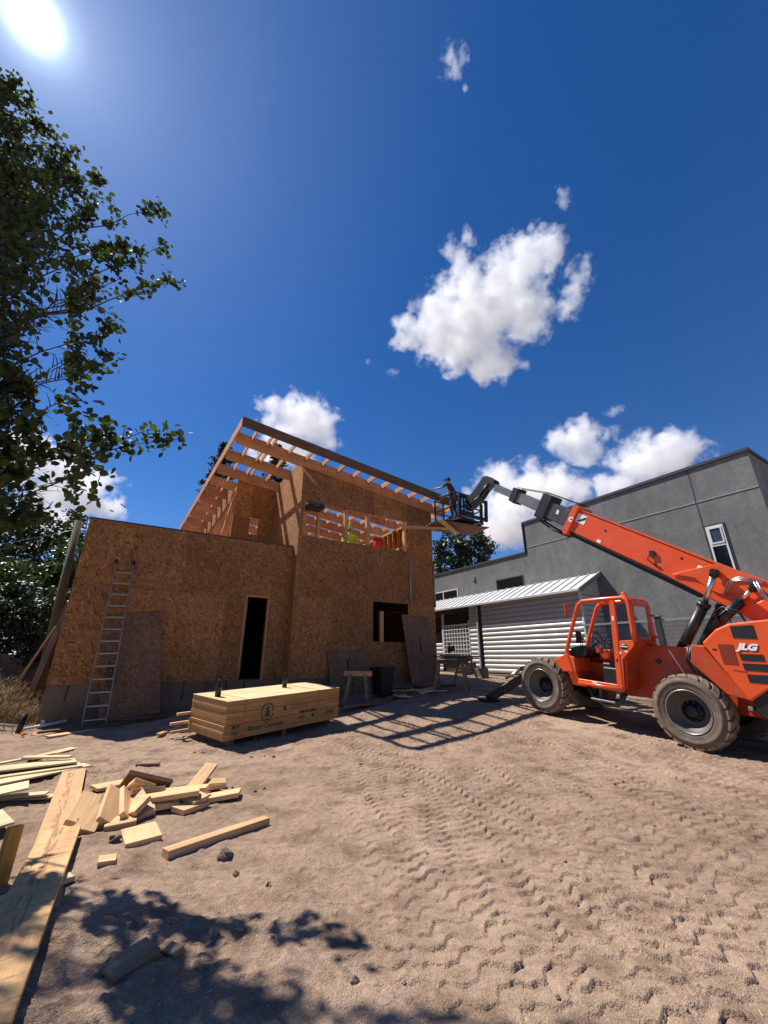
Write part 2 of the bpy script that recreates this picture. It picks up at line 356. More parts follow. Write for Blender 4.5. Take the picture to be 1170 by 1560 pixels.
M['steelgrey'] = m_plain('grey_boom_steel', (0.060, 0.062, 0.064), 0.4, 0.2, 0.15, dirt=(0.26, 0.25, 0.23), dirt_lo=0.6)
M['steelpale'] = m_plain('worn_boom_steel', (0.24, 0.235, 0.22), 0.35, 0.55, 0.15)
M['letterwhite'] = m_plain('white_lettering', (0.85, 0.85, 0.83), 0.5, 0, 0.02)
M['alu'] = m_plain('aluminium', (0.20, 0.20, 0.20), 0.45, 0.4, 0.1)
M['alubright'] = m_plain('ladder_rung', (0.42, 0.37, 0.28), 0.45, 0.4, 0.1)
M['galv'] = m_plain('galvanised_pipe', (0.36, 0.37, 0.38), 0.45, 0.5, 0.1)
M['pvc'] = m_plain('white_pvc', (0.62, 0.61, 0.58), 0.4, 0, 0.1, dirt=(0.30, 0.22, 0.16))
M['strap'] = m_plain('orange_strap', (0.62, 0.13, 0.03), 0.5, 0, 0.05)
M['ink_green'] = m_plain('green_ink', (0.018, 0.085, 0.022), 0.8, 0, 0.3, 30)
M['ink_black'] = m_plain('black_ink', (0.02, 0.017, 0.014), 0.8, 0, 0.3, 30)
M['hivis'] = m_plain('hi_vis_yellow', (0.50, 0.68, 0.03), 0.7, 0, 0.06)
M['red'] = m_plain('red_plastic', (0.62, 0.03, 0.012), 0.4, 0, 0.05)
M['orangeflag'] = m_plain('orange_tape', (0.85, 0.12, 0.03), 0.6, 0, 0.05)
M['maroon'] = m_plain('maroon_cloth', (0.115, 0.020, 0.022), 0.85, 0, 0.25, 20)
M['trousers'] = m_plain('grey_trousers', (0.075, 0.068, 0.062), 0.9, 0, 0.25, 16)
M['skin'] = m_plain('skin', (0.50, 0.27, 0.18), 0.55, 0, 0.05)
M['cap'] = m_plain('black_cap', (0.012, 0.013, 0.016), 0.8, 0, 0.1)
M['leather'] = m_plain('tool_leather', (0.11, 0.058, 0.028), 0.7, 0, 0.2)
M['hose'] = m_plain('hose_rubber', (0.014, 0.014, 0.014), 0.45, 0, 0.1)
M['wire'] = m_plain('mesh_wire', (0.075, 0.077, 0.078), 0.5, 0.4, 0.05)
M['bark'] = m_plain('bark', (0.075, 0.055, 0.040), 0.95, 0, 0.3, 8, 0.6, 25)
M['rock'] = m_plain('clod', (0.29, 0.20, 0.148), 0.95, 0, 0.3, 12, 0.7, 60, 0.15)
M['rockdark'] = m_plain('dark_stone', (0.15, 0.112, 0.09), 0.9, 0, 0.3, 14, 0.6, 50, 0.2)
M['straw'] = m_plain('dry_grass', (0.24, 0.155, 0.06), 0.8, 0, 0.3, 3)
M['leafnear'] = m_leaf('poplar_leaf', (0.062, 0.082, 0.024), (0.028, 0.038, 0.013), 0.62, 0.34)
M['leafbg'] = m_leaf('shrub_leaf', (0.070, 0.12, 0.028), (0.022, 0.042, 0.013), 0.4, 0.25, 0.5)
M['leafdark'] = m_leaf('dark_leaf', (0.030, 0.052, 0.020), (0.012, 0.022, 0.010), 0.5, 0.2, 0.4)
M['needle'] = m_leaf('conifer_needle', (0.030, 0.048, 0.022), (0.014, 0.022, 0.012), 0.6, 0.12, 0.4)
M['ground'] = m_ground()
# ------------------------------------------------------------------ mesh building
class MB:
    def __init__(s): s.v = []; s.f = []; s.sm = []; s.mi = []; s.cur = 0
    def add(s, vs, fs, smooth_=False):
        b = len(s.v); s.v += [tuple(v) for v in vs]
        for f in fs: s.f.append(tuple(b + i for i in f)); s.sm.append(smooth_); s.mi.append(s.cur)
        return s
    def mat(s, i): s.cur = i; return s
    def box(s, a, b):
        (x0, y0, z0), (x1, y1, z1) = [min(p, q) for p, q in zip(a, b)], [max(p, q) for p, q in zip(a, b)]
        return s.add([(x0, y0, z0), (x1, y0, z0), (x1, y1, z0), (x0, y1, z0), (x0, y0, z1), (x1, y0, z1), (x1, y1, z1), (x0, y1, z1)],
              [(0, 3, 2, 1), (4, 5, 6, 7), (0, 1, 5, 4), (1, 2, 6, 5), (2, 3, 7, 6), (3, 0, 4, 7)])
    def beam(s, p, q, w, h, up=(0, 0, 1)):
        p = Vector(p); q = Vector(q); d = (q - p).normalized(); up = Vector(up)
        r = d.cross(up)
        if r.length < 1e-5: r = d.cross(Vector((1, 0, 0)))
        r.normalize(); n = r.cross(d).normalized()
        vs = []
        for e in (p, q):
            for a, b in ((-1, -1), (1, -1), (1, 1), (-1, 1)): vs.append(e + r * (a * w / 2) + n * (b * h / 2))
        return s.add(vs, [(0, 1, 2, 3), (7, 6, 5, 4), (0, 4, 5, 1), (1, 5, 6, 2), (2, 6, 7, 3), (3, 7, 4, 0)])
    def prism(s, pts, ext):
        """pts: planar 3D loop; ext: extrusion vector"""
        n = len(pts); ext = Vector(ext); a = [Vector(p) for p in pts]; b = [p + ext for p in a]
        nrm = Vector((0, 0, 0))
        for i in range(n): nrm += a[i].cross(a[(i + 1) % n])
        fs = [tuple(range(n))[::-1], tuple(range(n, 2 * n))] + [(i, (i + 1) % n, n + (i + 1) % n, n + i) for i in range(n)]
        if nrm.dot(ext) < 0: fs = [f[::-1] for f in fs]
        return s.add(a + b, fs)
    def tube(s, p, q, r0, r1=None, n=12, caps=True):
        return s.pipe([p, q], r0, n, caps, r1)
    def pipe(s, pts, r, n=8, caps=True, r1=None):
        pts = [Vector(p) for p in pts]; k = len(pts); vs = []; ref = None
        for i, p in enumerate(pts):
            d = (pts[min(i + 1, k - 1)] - pts[max(i - 1, 0)]).normalized()
            if ref is None: ref = d.orthogonal().normalized()
            ref = (ref - d * ref.dot(d)); ref = ref.normalized() if ref.length > 1e-6 else d.orthogonal().normalized()
            b = d.cross(ref)
            t = i / (k - 1) if k > 1 else 0
            rr = r[i] if isinstance(r, (list, tuple)) else (r if r1 is None else r + (r1 - r) * t)
            for j in range(n):
                a = 2 * math.pi * j / n; vs.append(p + (ref * math.cos(a) + b * math.sin(a)) * rr)
        fs = [(i * n + j, i * n + (j + 1) % n, (i + 1) * n + (j + 1) % n, (i + 1) * n + j) for i in range(k - 1) for j in range(n)]
        s.add(vs, fs, True)
        if caps:
            b0 = len(s.v) - len(vs)
            for f in (tuple(range(n))[::-1], tuple(range((k - 1) * n, k * n))):
                s.f.append(tuple(b0 + i for i in f)); s.sm.append(False); s.mi.append(s.cur)
        return s
    def lathe(s, prof, c, axis, n=32, closed=False):
        """prof: (radius, along) pairs"""
        c = Vector(c); ax = Vector(axis).normalized(); e = ax.orthogonal().normalized(); g = ax.cross(e); k = len(prof); vs = []
        for r, a in prof:
            for j in range(n):
                t = 2 * math.pi * j / n; vs.append(c + ax * a + (e * math.cos(t) + g * math.sin(t)) * r)
        m = k if closed else k - 1
        return s.add(vs, [(i * n + j, i * n + (j + 1) % n, ((i + 1) % k) * n + (j + 1) % n, ((i + 1) % k) * n + j) for i in range(m) for j in range(n)], True)
    def sphere(s, c, r, n=12, m=8, sq=(1, 1, 1)):
        vs = []; c = Vector(c)
        for i in range(m + 1):
            ph = math.pi * i / m
            for j in range(n):
                t = 2 * math.pi * j / n
                vs.append(c + Vector((math.sin(ph) * math.cos(t) * r * sq[0], math.sin(ph) * math.sin(t) * r * sq[1], math.cos(ph) * r * sq[2])))
        return s.add(vs, [(i * n + j, (i + 1) * n + j, (i + 1) * n + (j + 1) % n, i * n + (j + 1) % n) for i in range(m) for j in range(n)], True)
    def xf(s, mtx):
        s.v = [tuple(mtx @ Vector(v)) for v in s.v]; return s

WORLD = {}                      # object -> matrix of the frame its mesh is expressed in
def tag(o, label=None, cat=None, group=None, kind=None):
    if label: o['label'] = label
    if cat: o['category'] = cat
    if group: o['group'] = group
    if kind: o['kind'] = kind
    return o
def thing(name, label, cat, mtx=ID, group=None):
    o = bpy.data.objects.new(name, None); COL.objects.link(o); o.empty_display_size = 0.2
    o.matrix_world = mtx; WORLD[o] = mtx.copy(); tag(o, label, cat, group); return o
def mesh_from(name, mb, local):
    me = bpy.data.meshes.new(name)
    vs = np.array(mb.v, dtype=float).reshape(-1, 3)
    Lm = np.array(local); vs = vs @ Lm[:3, :3].T + Lm[:3, 3]
    me.from_pydata([tuple(v) for v in vs], [], mb.f)
    me.polygons.foreach_set('use_smooth', mb.sm); me.polygons.foreach_set('material_index', mb.mi); me.update()
    return me
def emit(name, mb, mats, parent=None, frame=ID, bevel=0.0, mtx=None, label=None, cat=None, group=None, kind=None):
    """mb's vertices are in `frame`; the object sits under parent, or is top-level at mtx (default: its base centre)"""
    if parent is None:
        if mtx is None:
            p = np.array([tuple(frame @ Vector(v)) for v in mb.v]); c = (p.min(0) + p.max(0)) / 2
            mtx = Matrix.Translation((c[0], c[1], p[:, 2].min())) @ frame.to_3x3().normalized().to_4x4()
        W = mtx
    else: W = WORLD[parent]
    me = mesh_from(name, mb, W.inverted() @ frame)
    o = bpy.data.objects.new(name, me); COL.objects.link(o)
    for m in (mats if isinstance(mats, (list, tuple)) else [mats]): me.materials.append(M[m] if isinstance(m, str) else m)
    if parent is None: o.matrix_world = mtx
    else: o.parent = parent
    WORLD[o] = W.copy()
    if bevel:
        b = o.modifiers.new('edge', 'BEVEL'); b.width = bevel; b.segments = 1; b.limit_method = 'ANGLE'; b.angle_limit = R(40)
    tag(o, label, cat, group, kind); return o
def board(name, mtx, L, W, T, mat, label, cat, group=None, bevel=0.003):
    """a timber of its own: local x along it, origin at its middle underside"""
    mb = MB().box((-L / 2, -W / 2, 0), (L / 2, W / 2, T))
    return emit(name, mb, mat, None, mtx, bevel, mtx, label, cat, group)
def place(x, y, yaw=0, z=None, dz=0, pitch=0, roll=0):
    if z is None: z = zg(x, y)
    return Matrix.Translation((x, y, z + dz)) @ Matrix.Rotation(R(yaw), 4, 'Z') @ Matrix.Rotation(R(pitch), 4, 'Y') @ Matrix.Rotation(R(roll), 4, 'X')
def text_mb(body, size, shear=0.0, bold=0.0):
    cu = bpy.data.curves.new('t', 'FONT'); cu.body = body; cu.size = size; cu.shear = shear; cu.extrude = 0.001; cu.offset = bold; cu.resolution_u = 3
    cu.align_x = 'CENTER'; cu.align_y = 'CENTER'
    o = bpy.data.objects.new('t', cu); COL.objects.link(o)
    bpy.context.view_layer.update()
    me = bpy.data.meshes.new_from_object(o.evaluated_get(bpy.context.evaluated_depsgraph_get()))
    mb = MB(); mb.add([v.co.copy() for v in me.vertices], [tuple(p.vertices) for p in me.polygons])
    bpy.data.objects.remove(o); bpy.data.curves.remove(cu); bpy.data.meshes.remove(me)
    return mb
def basis(o, x, y):
    """frame with origin o, local x and y directions"""
    x = Vector(x).normalized(); y = Vector(y); y = (y - x * y.dot(x)).normalized(); z = x.cross(y)
    m = Matrix((x, y, z)).transposed().to_4x4(); m.translation = Vector(o); return m
# ================================================================== ground
def build_ground():
    # one sheet, denser in the part that lies close
    def axis(lo, fine0, fine1, hi, st, g):
        a = list(np.arange(fine0, fine1, st)); x, d = fine1, st
        while x < hi: a.append(x); d *= g; x += d
        x, d = fine0 - st, st; b = []
        while x > lo: b.append(x); d *= g; x -= d
        b.append(lo); a.append(hi)
        return np.array(b[::-1] + a)
    xs = axis(-900, -4.6, 7.4, 900, 0.019, 1.075)
    xs = np.concatenate([xs[xs < -.9], np.arange(-.9, 5.0, .0088), xs[xs >= 5.0]])
    ys = [-40, -12, -4, -1, 0, 0.7]; y, d = 1.3, 0.006
    while y < 11: ys.append(y); y += d; d = 0.0062 * (y / 2.2) ** 1.1
    while y < 1200: ys.append(y); y += d; d *= 1.09
    ys = np.array(ys)
    X, Y = np.meshgrid(xs, ys)
    Z = zground(X, Y); far = smooth(40, 90, np.hypot(X, Y))
    Z = Z * (1 - far) + far * 0.6
    co = np.stack([X, Y, Z], -1).reshape(-1, 3)
    nx, ny = len(xs), len(ys)
    i = np.arange(nx - 1)[None, :] + nx * np.arange(ny - 1)[:, None]
    fs = np.stack([i, i + 1, i + nx + 1, i + nx], -1).reshape(-1, 4)
    me = bpy.data.meshes.new('ground'); me.vertices.add(len(co)); me.vertices.foreach_set('co', co.ravel())
    me.loops.add(fs.size); me.loops.foreach_set('vertex_index', fs.ravel().astype(np.int32))
    me.polygons.add(len(fs)); me.polygons.foreach_set('loop_start', np.arange(0, fs.size, 4, dtype=np.int32)); me.polygons.foreach_set('loop_total', np.full(len(fs), 4, np.int32))
    me.polygons.foreach_set('use_smooth', np.ones(len(fs), bool)); me.update(calc_edges=True); me.validate()
    o = bpy.data.objects.new('ground', me); COL.objects.link(o); me.materials.append(M['ground'])
    tag(o, 'bare brown earth pressed with zigzag tyre tracks across the site', 'ground', kind='structure')
build_ground()

# ================================================================== house under construction (frame UV)
WV, TV = 12.48, 12.10            # planes of the low wing's front and the tall block's front
UL, UC, UR = -1.32, 4.25, 9.85   # wing's left end, tall block's corner, tall block's right end
FL, WT = 0.88, 4.93              # floor line, wing top
RB = 15.35                       # recessed wall
HB = 24.6                        # back of the house
UREC = 2.72
def rtop(u): return 8.43 - 0.1145 * (u - 1.9)
def lfas(v): return 1.90 - 0.0254 * (v - 11.3)
house = thing('house_under_construction', 'two storey house in bare strand board with an open timber roof, half built', 'house', UV @ Matrix.Translation((4.0, 12.0, 0)))

def cells(us, zs_, opens, top=None, gap=0.002):
    """rectangles left between break lines, openings cut out; us/zs_: (value, is_seam)"""
    out = []
    for (u0, s0), (u1, s1) in zip(us, us[1:]):
        for k, ((z0, t0), (z1, t1)) in enumerate(zip(zs_, zs_[1:])):
            cu, cz = (u0 + u1) / 2, (z0 + z1) / 2
            if any(a < cu < b and c < cz < d for a, b, c, d in opens): continue
            a, b = u0 + gap * s0, u1 - gap * s1; lo = z0 + gap * t0; last = k == len(zs_) - 2
            za = (top(a) if last and top else z1 - gap * t1); zb = (top(b) if last and top else z1 - gap * t1)
            out.append((a, b, lo, za, zb))
    return out
def wall_front(name, v, us, zs_, opens, top=None, th=0.014, mat='osb', parent=house):
    mb = MB()
    for a, b, lo, za, zb in cells(us, zs_, opens, top):
        mb.prism([(a, v, lo), (b, v, lo), (b, v, zb), (a, v, za)], (0, th, 0))
    return emit(name, mb, mat, parent, UV)
def wall_side(name, u, vs, zs_, opens, top=None, th=0.014, mat='osb', parent=house):
    mb = MB()
    for a, b, lo, za, zb in cells(vs, zs_, opens, top):
        mb.prism([(u, a, lo), (u, b, lo), (u, b, zb), (u, a, za)], (th, 0, 0))
    return emit(name, mb, mat, parent, UV)

# foundation
mb = MB().box((UL + .01, WV + .02, -1.0), (UC - .02, WV + .24, FL)).box((UL + .01, WV + .25, -1.0), (UL + .25, HB, FL))
mb.box((UC + .01, TV + .02, -1.0), (UR - .01, TV + .24, FL)).box((UR - .25, TV + .25, -1.0), (UR - .01, HB, FL)).box((UC + .01, TV + .25, -1.0), (UC + .24, 15, FL))
fnd = emit('foundation', mb, 'concrete', house, UV)
for i, u in enumerate((-0.92, -0.25, 1.55, 2.1, 2.62, 3.1)):
    emit('foundation_strap', MB().prism([(u, WV + .012, FL - .01), (u + .045, WV + .012, FL - .01), (u + .035, WV + .012, FL - .36 - .05 * (i % 3)), (u - .01, WV + .012, FL - .36 - .05 * (i % 3))], (0, .006, 0)), 'black', fnd, UV)
# wing walls
wing = wall_front('wing_wall', WV, [(UL, 0), (-0.1, 1), (1.12, 1), (2.34, 1), (2.90, 0), (3.63, 0), (UC - .002, 0)], [(FL, 0), (3.20, 1), (3.26, 0), (WT, 0)], [(2.90, 3.63, FL, 3.26)])
wall_front('wing_seam_blackout', WV + .0145, [(UL + .016, 0), (2.90, 0), (3.63, 0), (UC - .002, 0)], [(FL + .001, 0), (3.26, 0), (WT - .001, 0)], [(2.90, 3.63, FL, 3.26)], None, .0012, 'dark')  # added black sheet so no light shows through the seams
wall_side('wing_side_wall', UL, [(WV + .016, 0), (14.9, 1), (17.3, 1), (19.7, 1), (22.1, 1), (HB, 0)], [(FL, 0), (3.2, 1), (WT, 0)], [])
wall_front('wing_back_wall', HB, [(UL + .02, 0), (1, 1), (2.68, 0)], [(FL, 0), (3.2, 1), (WT, 0)], [])
mb = MB().box((UL - .012, WV - .012, WT + .002), (UC - .004, WV + .17, WT + .035)).box((UL - .012, WV + .174, WT + .002), (UL + .16, HB, WT + .035))
emit('parapet_cap', mb, 'coping', house, UV)
emit('wing_roof_deck', MB().box((UL + .02, WV + .02, 4.36), (UC - .02, RB - .02, 4.4)).box((UL + .02, RB, 4.36), (UREC - .02, HB - .02, 4.4)), 'osb', house, UV)
# door opening: jambs, and a black sheet painted as the shade of the hall
mb = MB().box((2.905, WV + .016, FL + .002), (2.945, WV + .16, 3.255)).box((3.585, WV + .016, FL + .002), (3.625, WV + .16, 3.255)).box((2.947, WV + .016, 3.21), (3.583, WV + .16, 3.255))
emit('door_jamb', mb, 'fir_z', house, UV)
mb = MB().box((UL + .3, 16.2, FL), (9.5, 16.24, 4.2)); emit('hall_shade_sheet', mb, 'dark', house, UV)
for u in (2.98, 3.2): emit('stud', MB().box((u, 13.6, FL + .03), (u + .045, 13.74, 4.2)), 'fir_z', house, UV)
emit('ground_floor', MB().box((UL + .26, WV + .26, FL - .05), (UR - .27, HB - .3, FL - .02)), 'osb', house, UV)

# tall block walls
tallf = wall_front('tall_front_wall', TV, [(UC, 0), (4.37, 0), (5.55, 1), (6.77, 1), (7.12, 0), (8.60, 0), (UR, 0)],
    [(FL, 0), (1.97, 0), (3.30, 1), (5.27, 0), (6.50, 0), (7.0, 0)], [(4.37, 8.60, 5.27, 6.50), (7.12, 8.60, 1.97, 3.30)], lambda u: rtop(u) - .42)
wall_front('tall_seam_blackout', TV + .0145, [(UC + .016, 0), (4.37, 0), (7.12, 0), (8.60, 0), (UR - .016, 0)], [(FL + .001, 0), (1.97, 0), (3.30, 0), (5.27, 0), (6.50, 0), (7.0, 0)], [(4.37, 8.60, 5.27, 6.50), (7.12, 8.60, 1.97, 3.30)], lambda u: rtop(u) - .43, .0012, 'dark')  # added black sheet, darkens the tall block's seams from behind
wall_side('tall_left_wall', UC, [(TV + .016, 0), (13.2, 1), (14.4, 1), (RB, 0)], [(FL, 0), (3.30, 1), (5.6, 1), (7.6, 0)], [], lambda v: rtop(UC) - .03)
wall_front('recessed_wall', RB, [(UREC, 0), (3.36, 0), (3.70, 0), (UC - .002, 0)], [(4.4, 0), (5.98, 0), (6.66, 0), (7.4, 0)], [(3.36, 3.70, 5.98, 6.66)], lambda u: rtop(u) - .03)
wall_side('tall_right_wall', UR - .014, [(TV + .016, 0), (14.5, 1), (16.9, 1), (19.3, 1), (21.7, 1), (HB, 0)], [(FL, 0), (3.3, 1), (5.7, 1), (6.97, 0)], [], None)
wall_front('tall_back_wall', HB, [(UREC, 0), (5, 1), (7.4, 1), (UR - .016, 0)], [(FL, 0), (3.3, 1), (5.3, 0)], [])
emit('upper_floor_deck', MB().box((UC + .02, TV + .02, 3.9), (UR - .02, RB - .002, 4.25)).box((UREC + .02, RB + .02, 3.9), (UR - .02, HB - .02, 4.25)), 'osb', house, UV)
# corner stud and studs in the long opening
for u, z1, w in ((4.375, 6.50, .09), (4.90, 6.14, .10), (5.93, 6.50, .13), (6.83, 6.50, .13), (8.50, 6.50, .09)):
    emit('stud', MB().box((u, TV + .02, 5.272), (u + w, TV + .16, z1 - .002)), 'fir_z', tallf, UV, .003)
emit('window_sill_plate', MB().box((4.38, TV + .018, 5.225), (8.59, TV + .165, 5.268)), 'fir_x', tallf, UV, .003)
emit('window_header', MB().box((4.38, TV + .018, 6.502), (8.59, TV + .165, 6.78)), 'fir_x', tallf, UV, .003)
emit('header_stub', MB().box((4.48, TV + .03, 6.14), (4.9, TV + .15, 6.18)), 'fir_x', tallf, UV, .003)
emit('stud', MB().box((7.45, TV + .05, 1.98), (7.58, TV + .16, 3.0)), 'fir_z', tallf, UV, .003)
emit('conduit', MB().tube((8.70, TV - .035, 3.22), (8.70, TV - .035, 4.96), .03, n=10), 'galv', tallf, UV)
emit('conduit', MB().tube((UR + .0, TV - .035, 3.25), (UR + .0, TV - .035, 4.92), .028, n=10), 'galv', tallf, UV)
# upper left wall of open studs, with strand board between the rafters
RV = [12.17, 13.52, 14.88, 16.15, 17.30, 18.45, 19.65, 20.95, 22.30, 23.5, 24.6]
for i in range(23):
    v = RB + .06 + i * .41
    emit('stud', MB().box((UREC, v, 4.42), (UREC + .14, v + .042, 7.78)), 'fir_z', house, UV, .003)
emit('wall_plate', MB().box((UREC - .002, RB + .016, 7.782), (UREC + .142, HB - .02, 7.87)), 'fir_y', house, UV, .003)
emit('wall_plate', MB().box((UREC - .002, RB + .016, 4.41), (UREC + .142, HB - .02, 4.45)), 'fir_y', house, UV, .003)
emit('diagonal_brace', MB().beam((UREC - .03, RB + .25, 7.5), (UREC - .03, 19.6, 4.6), .04, .14), 'fir_y', house, UV, .003)
for a, b in zip(RV[3:], RV[4:]):
    emit('frieze_panel', MB().box((UREC - .016, a + .05, 7.46), (UREC - .004, b - .05, rtop(UREC) - .04)), 'osb', house, UV)
# inner faces of the right wall
for i in range(24):
    v = TV + .2 + i * .41
    emit('stud', MB().box((UR - .16, v, 4.27), (UR - .018, v + .042, 6.9)), 'fir_z', house, UV, .003)
emit('wall_plate', MB().box((UR - .162, TV + .2, 6.902), (UR - .016, HB - .02, 6.99)), 'fir_y', house, UV, .003)
emit('wall_plate', MB().box((UR - .20, TV + .2, 5.95), (UR - .165, 17.5, 6.04)), 'fir_y', house, UV, .003)
emit('wall_plate', MB().box((UR - .20, TV + .2, 5.52), (UR - .165, 15.5, 5.58)), 'fir_y', house, UV, .003)
# rafters, run along the front; the first one is the deep edge beam
for i, v in enumerate(RV):
    u0, u1 = lfas(v) + .045, 10.55
    th = .10 if i == 0 else .075
    d = .40
    mb = MB().prism([(u0, v - th / 2, rtop(u0)), (u1, v - th / 2, rtop(u1)), (u1, v - th / 2, rtop(u1) - d), (u0, v - th / 2, rtop(u0) - d)], (0, th, 0))
    rf = emit('edge_beam' if i == 0 else 'rafter', mb, 'fir_x', house, UV, .004)
    if i == 0:
        y = v - .085
        mb = MB().prism([(UC + .05, y, rtop(UC) - .30), (u1 - .1, y, rtop(u1 - .1) - .30), (u1 - .1, y, rtop(u1 - .1) - .412), (UC + .05, y, rtop(UC) - .412)], (0, .034, 0))
        emit('ledger_strip', mb, 'fir_x', rf, UV, .003)
        mb = MB().prism([(UC - .05, TV - .03, rtop(UC) - .42), (UC + .5, TV - .03, rtop(UC) - .95), (UC + .5, TV - .03, rtop(UC) - 1.05), (UC - .05, TV - .03, rtop(UC) - .56)], (0, .028, 0))
        emit('knee_board', mb, 'fir_x', rf, UV, .003)
# a row of crosswise lookouts, flush with the rafter tops
LU = [2.40, 2.89, 3.05] + [3.66 + .626 * i for i in range(11)]
for u in LU:
    z = rtop(u) - .006
    emit('lookout', MB().prism([(u, 11.345, z), (u + .04, 11.345, z - .0046), (u + .04, 11.345, z - .185), (u, 11.345, z - .18)], (0, HB - .05 - 11.345, 0)), 'fir_y', house, UV)
# fascia boards
u0, u1 = 1.9, 10.25
mb = MB().prism([(u0, 11.30, rtop(u0) + .10), (u1, 11.30, rtop(u1) + .10), (u1, 11.30, rtop(u1) - .235), (u0, 11.30, rtop(u0) - .235)], (0, .04, 0))
emit('front_fascia', mb, 'rim', house, UV, .003)
a, b = lfas(11.345), lfas(HB)
mb = MB().add([(a - .002, 11.345, rtop(1.9) + .10), (b, HB + .1, rtop(1.9) + .10), (b, HB + .1, rtop(1.9) - .235), (a - .002, 11.345, rtop(1.9) - .235),
               (a + .04, 11.345, rtop(1.9) + .10), (b + .04, HB + .1, rtop(1.9) + .10), (b + .04, HB + .1, rtop(1.9) - .235), (a + .04, 11.345, rtop(1.9) - .235)],
              [(0, 1, 2, 3), (7, 6, 5, 4), (0, 4, 5, 1), (1, 5, 6, 2), (2, 6, 7, 3), (3, 7, 4, 0)])
emit('left_fascia', mb, 'fir_y', house, UV, .003)
mb = MB().prism([(10.56, 11.345, rtop(10.56) + .09), (10.60, 11.345, rtop(10.56) + .09), (10.60, 11.345, rtop(10.56) - .235), (10.56, 11.345, rtop(10.56) - .235)], (0, HB - 11.3, 0))
emit('right_fascia', mb, 'fir_y', house, UV, .003)
# posts and beam lines inside that carry the rafters
for v in (15.4, 18.5, 21.0, HB - .3):
    for u in (5.6, 7.8):
        emit('inner_post', MB().box((u, v, 4.26), (u + .13, v + .13, rtop(u) - .42)), 'fir_z', house, UV, .003)
emit('guard_rail', MB().box((4.6, 17.9, 6.05), (8.6, 17.94, 6.19)), 'fir_x', house, UV, .003)
emit('guard_rail', MB().box((4.6, 17.9, 5.55), (8.6, 17.94, 5.64)), 'fir_x', house, UV, .003)

# ================================================================== grey stuccoed building
grey = thing('grey_building', 'tall dark grey stucco building with a stepped parapet behind the orange telehandler', 'building', UV @ Matrix.Translation((20, 12, 0)))
G0, G1 = 15.0, 27.0
emit('tall_wall', MB().box((G0, 3.23, -.5), (G1, 11.60, 7.36)), 'stucco', grey, UV)
emit('low_wall', MB().box((G0 + .004, 11.602, -.5), (G1, 27.0, 5.96)), 'stucco', grey, UV)
mb = MB().box((G0 - .05, 3.18, 7.362), (G0 + .18, 11.65, 7.47)).box((G0 + .182, 3.18, 7.362), (G1, 3.40, 7.47)).box((G0 - .05, 11.652, 5.98), (G0 + .2, 11.70, 7.47))
emit('tall_coping', mb, 'coping', grey, UV, .006)
emit('low_coping', MB().box((G0 - .046, 11.702, 5.962), (G0 + .2, 27.0, 6.06)), 'coping', grey, UV, .006)
mb = MB().box((G0 - .012, 4.845, 6.19), (G0 - .001, 11.6, 6.235)).box((G0 - .012, 3.232, 6.19), (G0 - .001, 4.815, 6.235))
emit('wall_joint', mb, 'reveal', grey, UV)
mb = MB().box((G0 - .006, 4.815, 0), (G0 - .001, 4.845, 7.36)).box((G0 - .006, 3.232, 6.165), (G0 - .001, 4.815, 6.188)).box((G0 - .006, 4.845, 6.165), (G0 - .001, 11.6, 6.188))
emit('wall_joint', mb, 'coping', grey, UV)
# tall window: opening light over a fixed dark pane
va, vb, za, zb_, zc = 4.33, 4.78, 3.35, 4.74, 5.34
mb = MB()
for a, b in (((va, za), (va + .05, zc)), ((vb - .05, za), (vb, zc)), ((va + .052, za), (vb - .052, za + .05)), ((va + .052, zc - .05), (vb - .052, zc)), ((va + .052, zb_ - .05), (vb - .052, zb_ + .03))):
    mb.box((G0 - .03, a[0], a[1]), (G0 + .01, b[0], b[1]))
wf = emit('window', mb, 'white', grey, UV, .004)
emit('pane', MB().box((G0 - .012, va + .051, za + .051), (G0 - .004, vb - .051, zb_ - .051)), 'dkglass', wf, UV)
mb = MB()
for a, b in (((va + .054, zb_ + .032), (va + .09, zc - .052)), ((vb - .09, zb_ + .032), (vb - .054, zc - .052)), ((va + .092, zb_ + .032), (vb - .092, zb_ + .075)), ((va + .092, zc - .095), (vb - .092, zc - .052))):
    mb.box((G0 - .045, a[0], a[1]), (G0 - .006, b[0], b[1]))
emit('sash', mb, 'white', wf, UV)
emit('pane', MB().box((G0 - .02, va + .091, zb_ + .076), (G0 - .012, vb - .091, zc - .096)), 'skyglass', wf, UV)
emit('window_surround', MB().box((G0 - .016, va - .05, za), (G0 - .002, va - .004, zc + .05)).box((G0 - .016, vb + .004, za), (G0 - .002, vb + .05, zc + .05)).box((G0 - .016, va - .003, zc + .004), (G0 - .002, vb + .003, zc + .05)), 'coping', wf, UV)
for (v0, v1, z0, z1, mull) in ((11.98, 13.6, 4.50, 5.02, None), (16.4, 18.6, 4.45, 5.0, 17.58)):
    mb = MB().box((G0 - .02, v0, z0), (G0 + .006, v0 + .05, z1)).box((G0 - .02, v1 - .05, z0), (G0 + .006, v1, z1)).box((G0 - .02, v0 + .052, z1 - .05), (G0 + .006, v1 - .052, z1)).box((G0 - .03, v0 + .052, z0), (G0 + .006, v1 - .052, z0 + .05))
    if mull: mb.box((G0 - .02, mull, z0 + .052), (G0 + .006, mull + .05, z1 - .052))
    w = emit('window', mb, 'steelgrey' if not mull else 'white', grey, UV)
    emit('pane', MB().box((G0 - .008, v0 + .051, z0 + .051), (G0 - .001, v1 - .051, z1 - .051)), 'dkglass', w, UV)
emit('wall_vent', MB().box((G0 - .05, 15.02, 5.22), (G0 - .002, 15.2, 5.44)), 'stucco', grey, UV, .01)

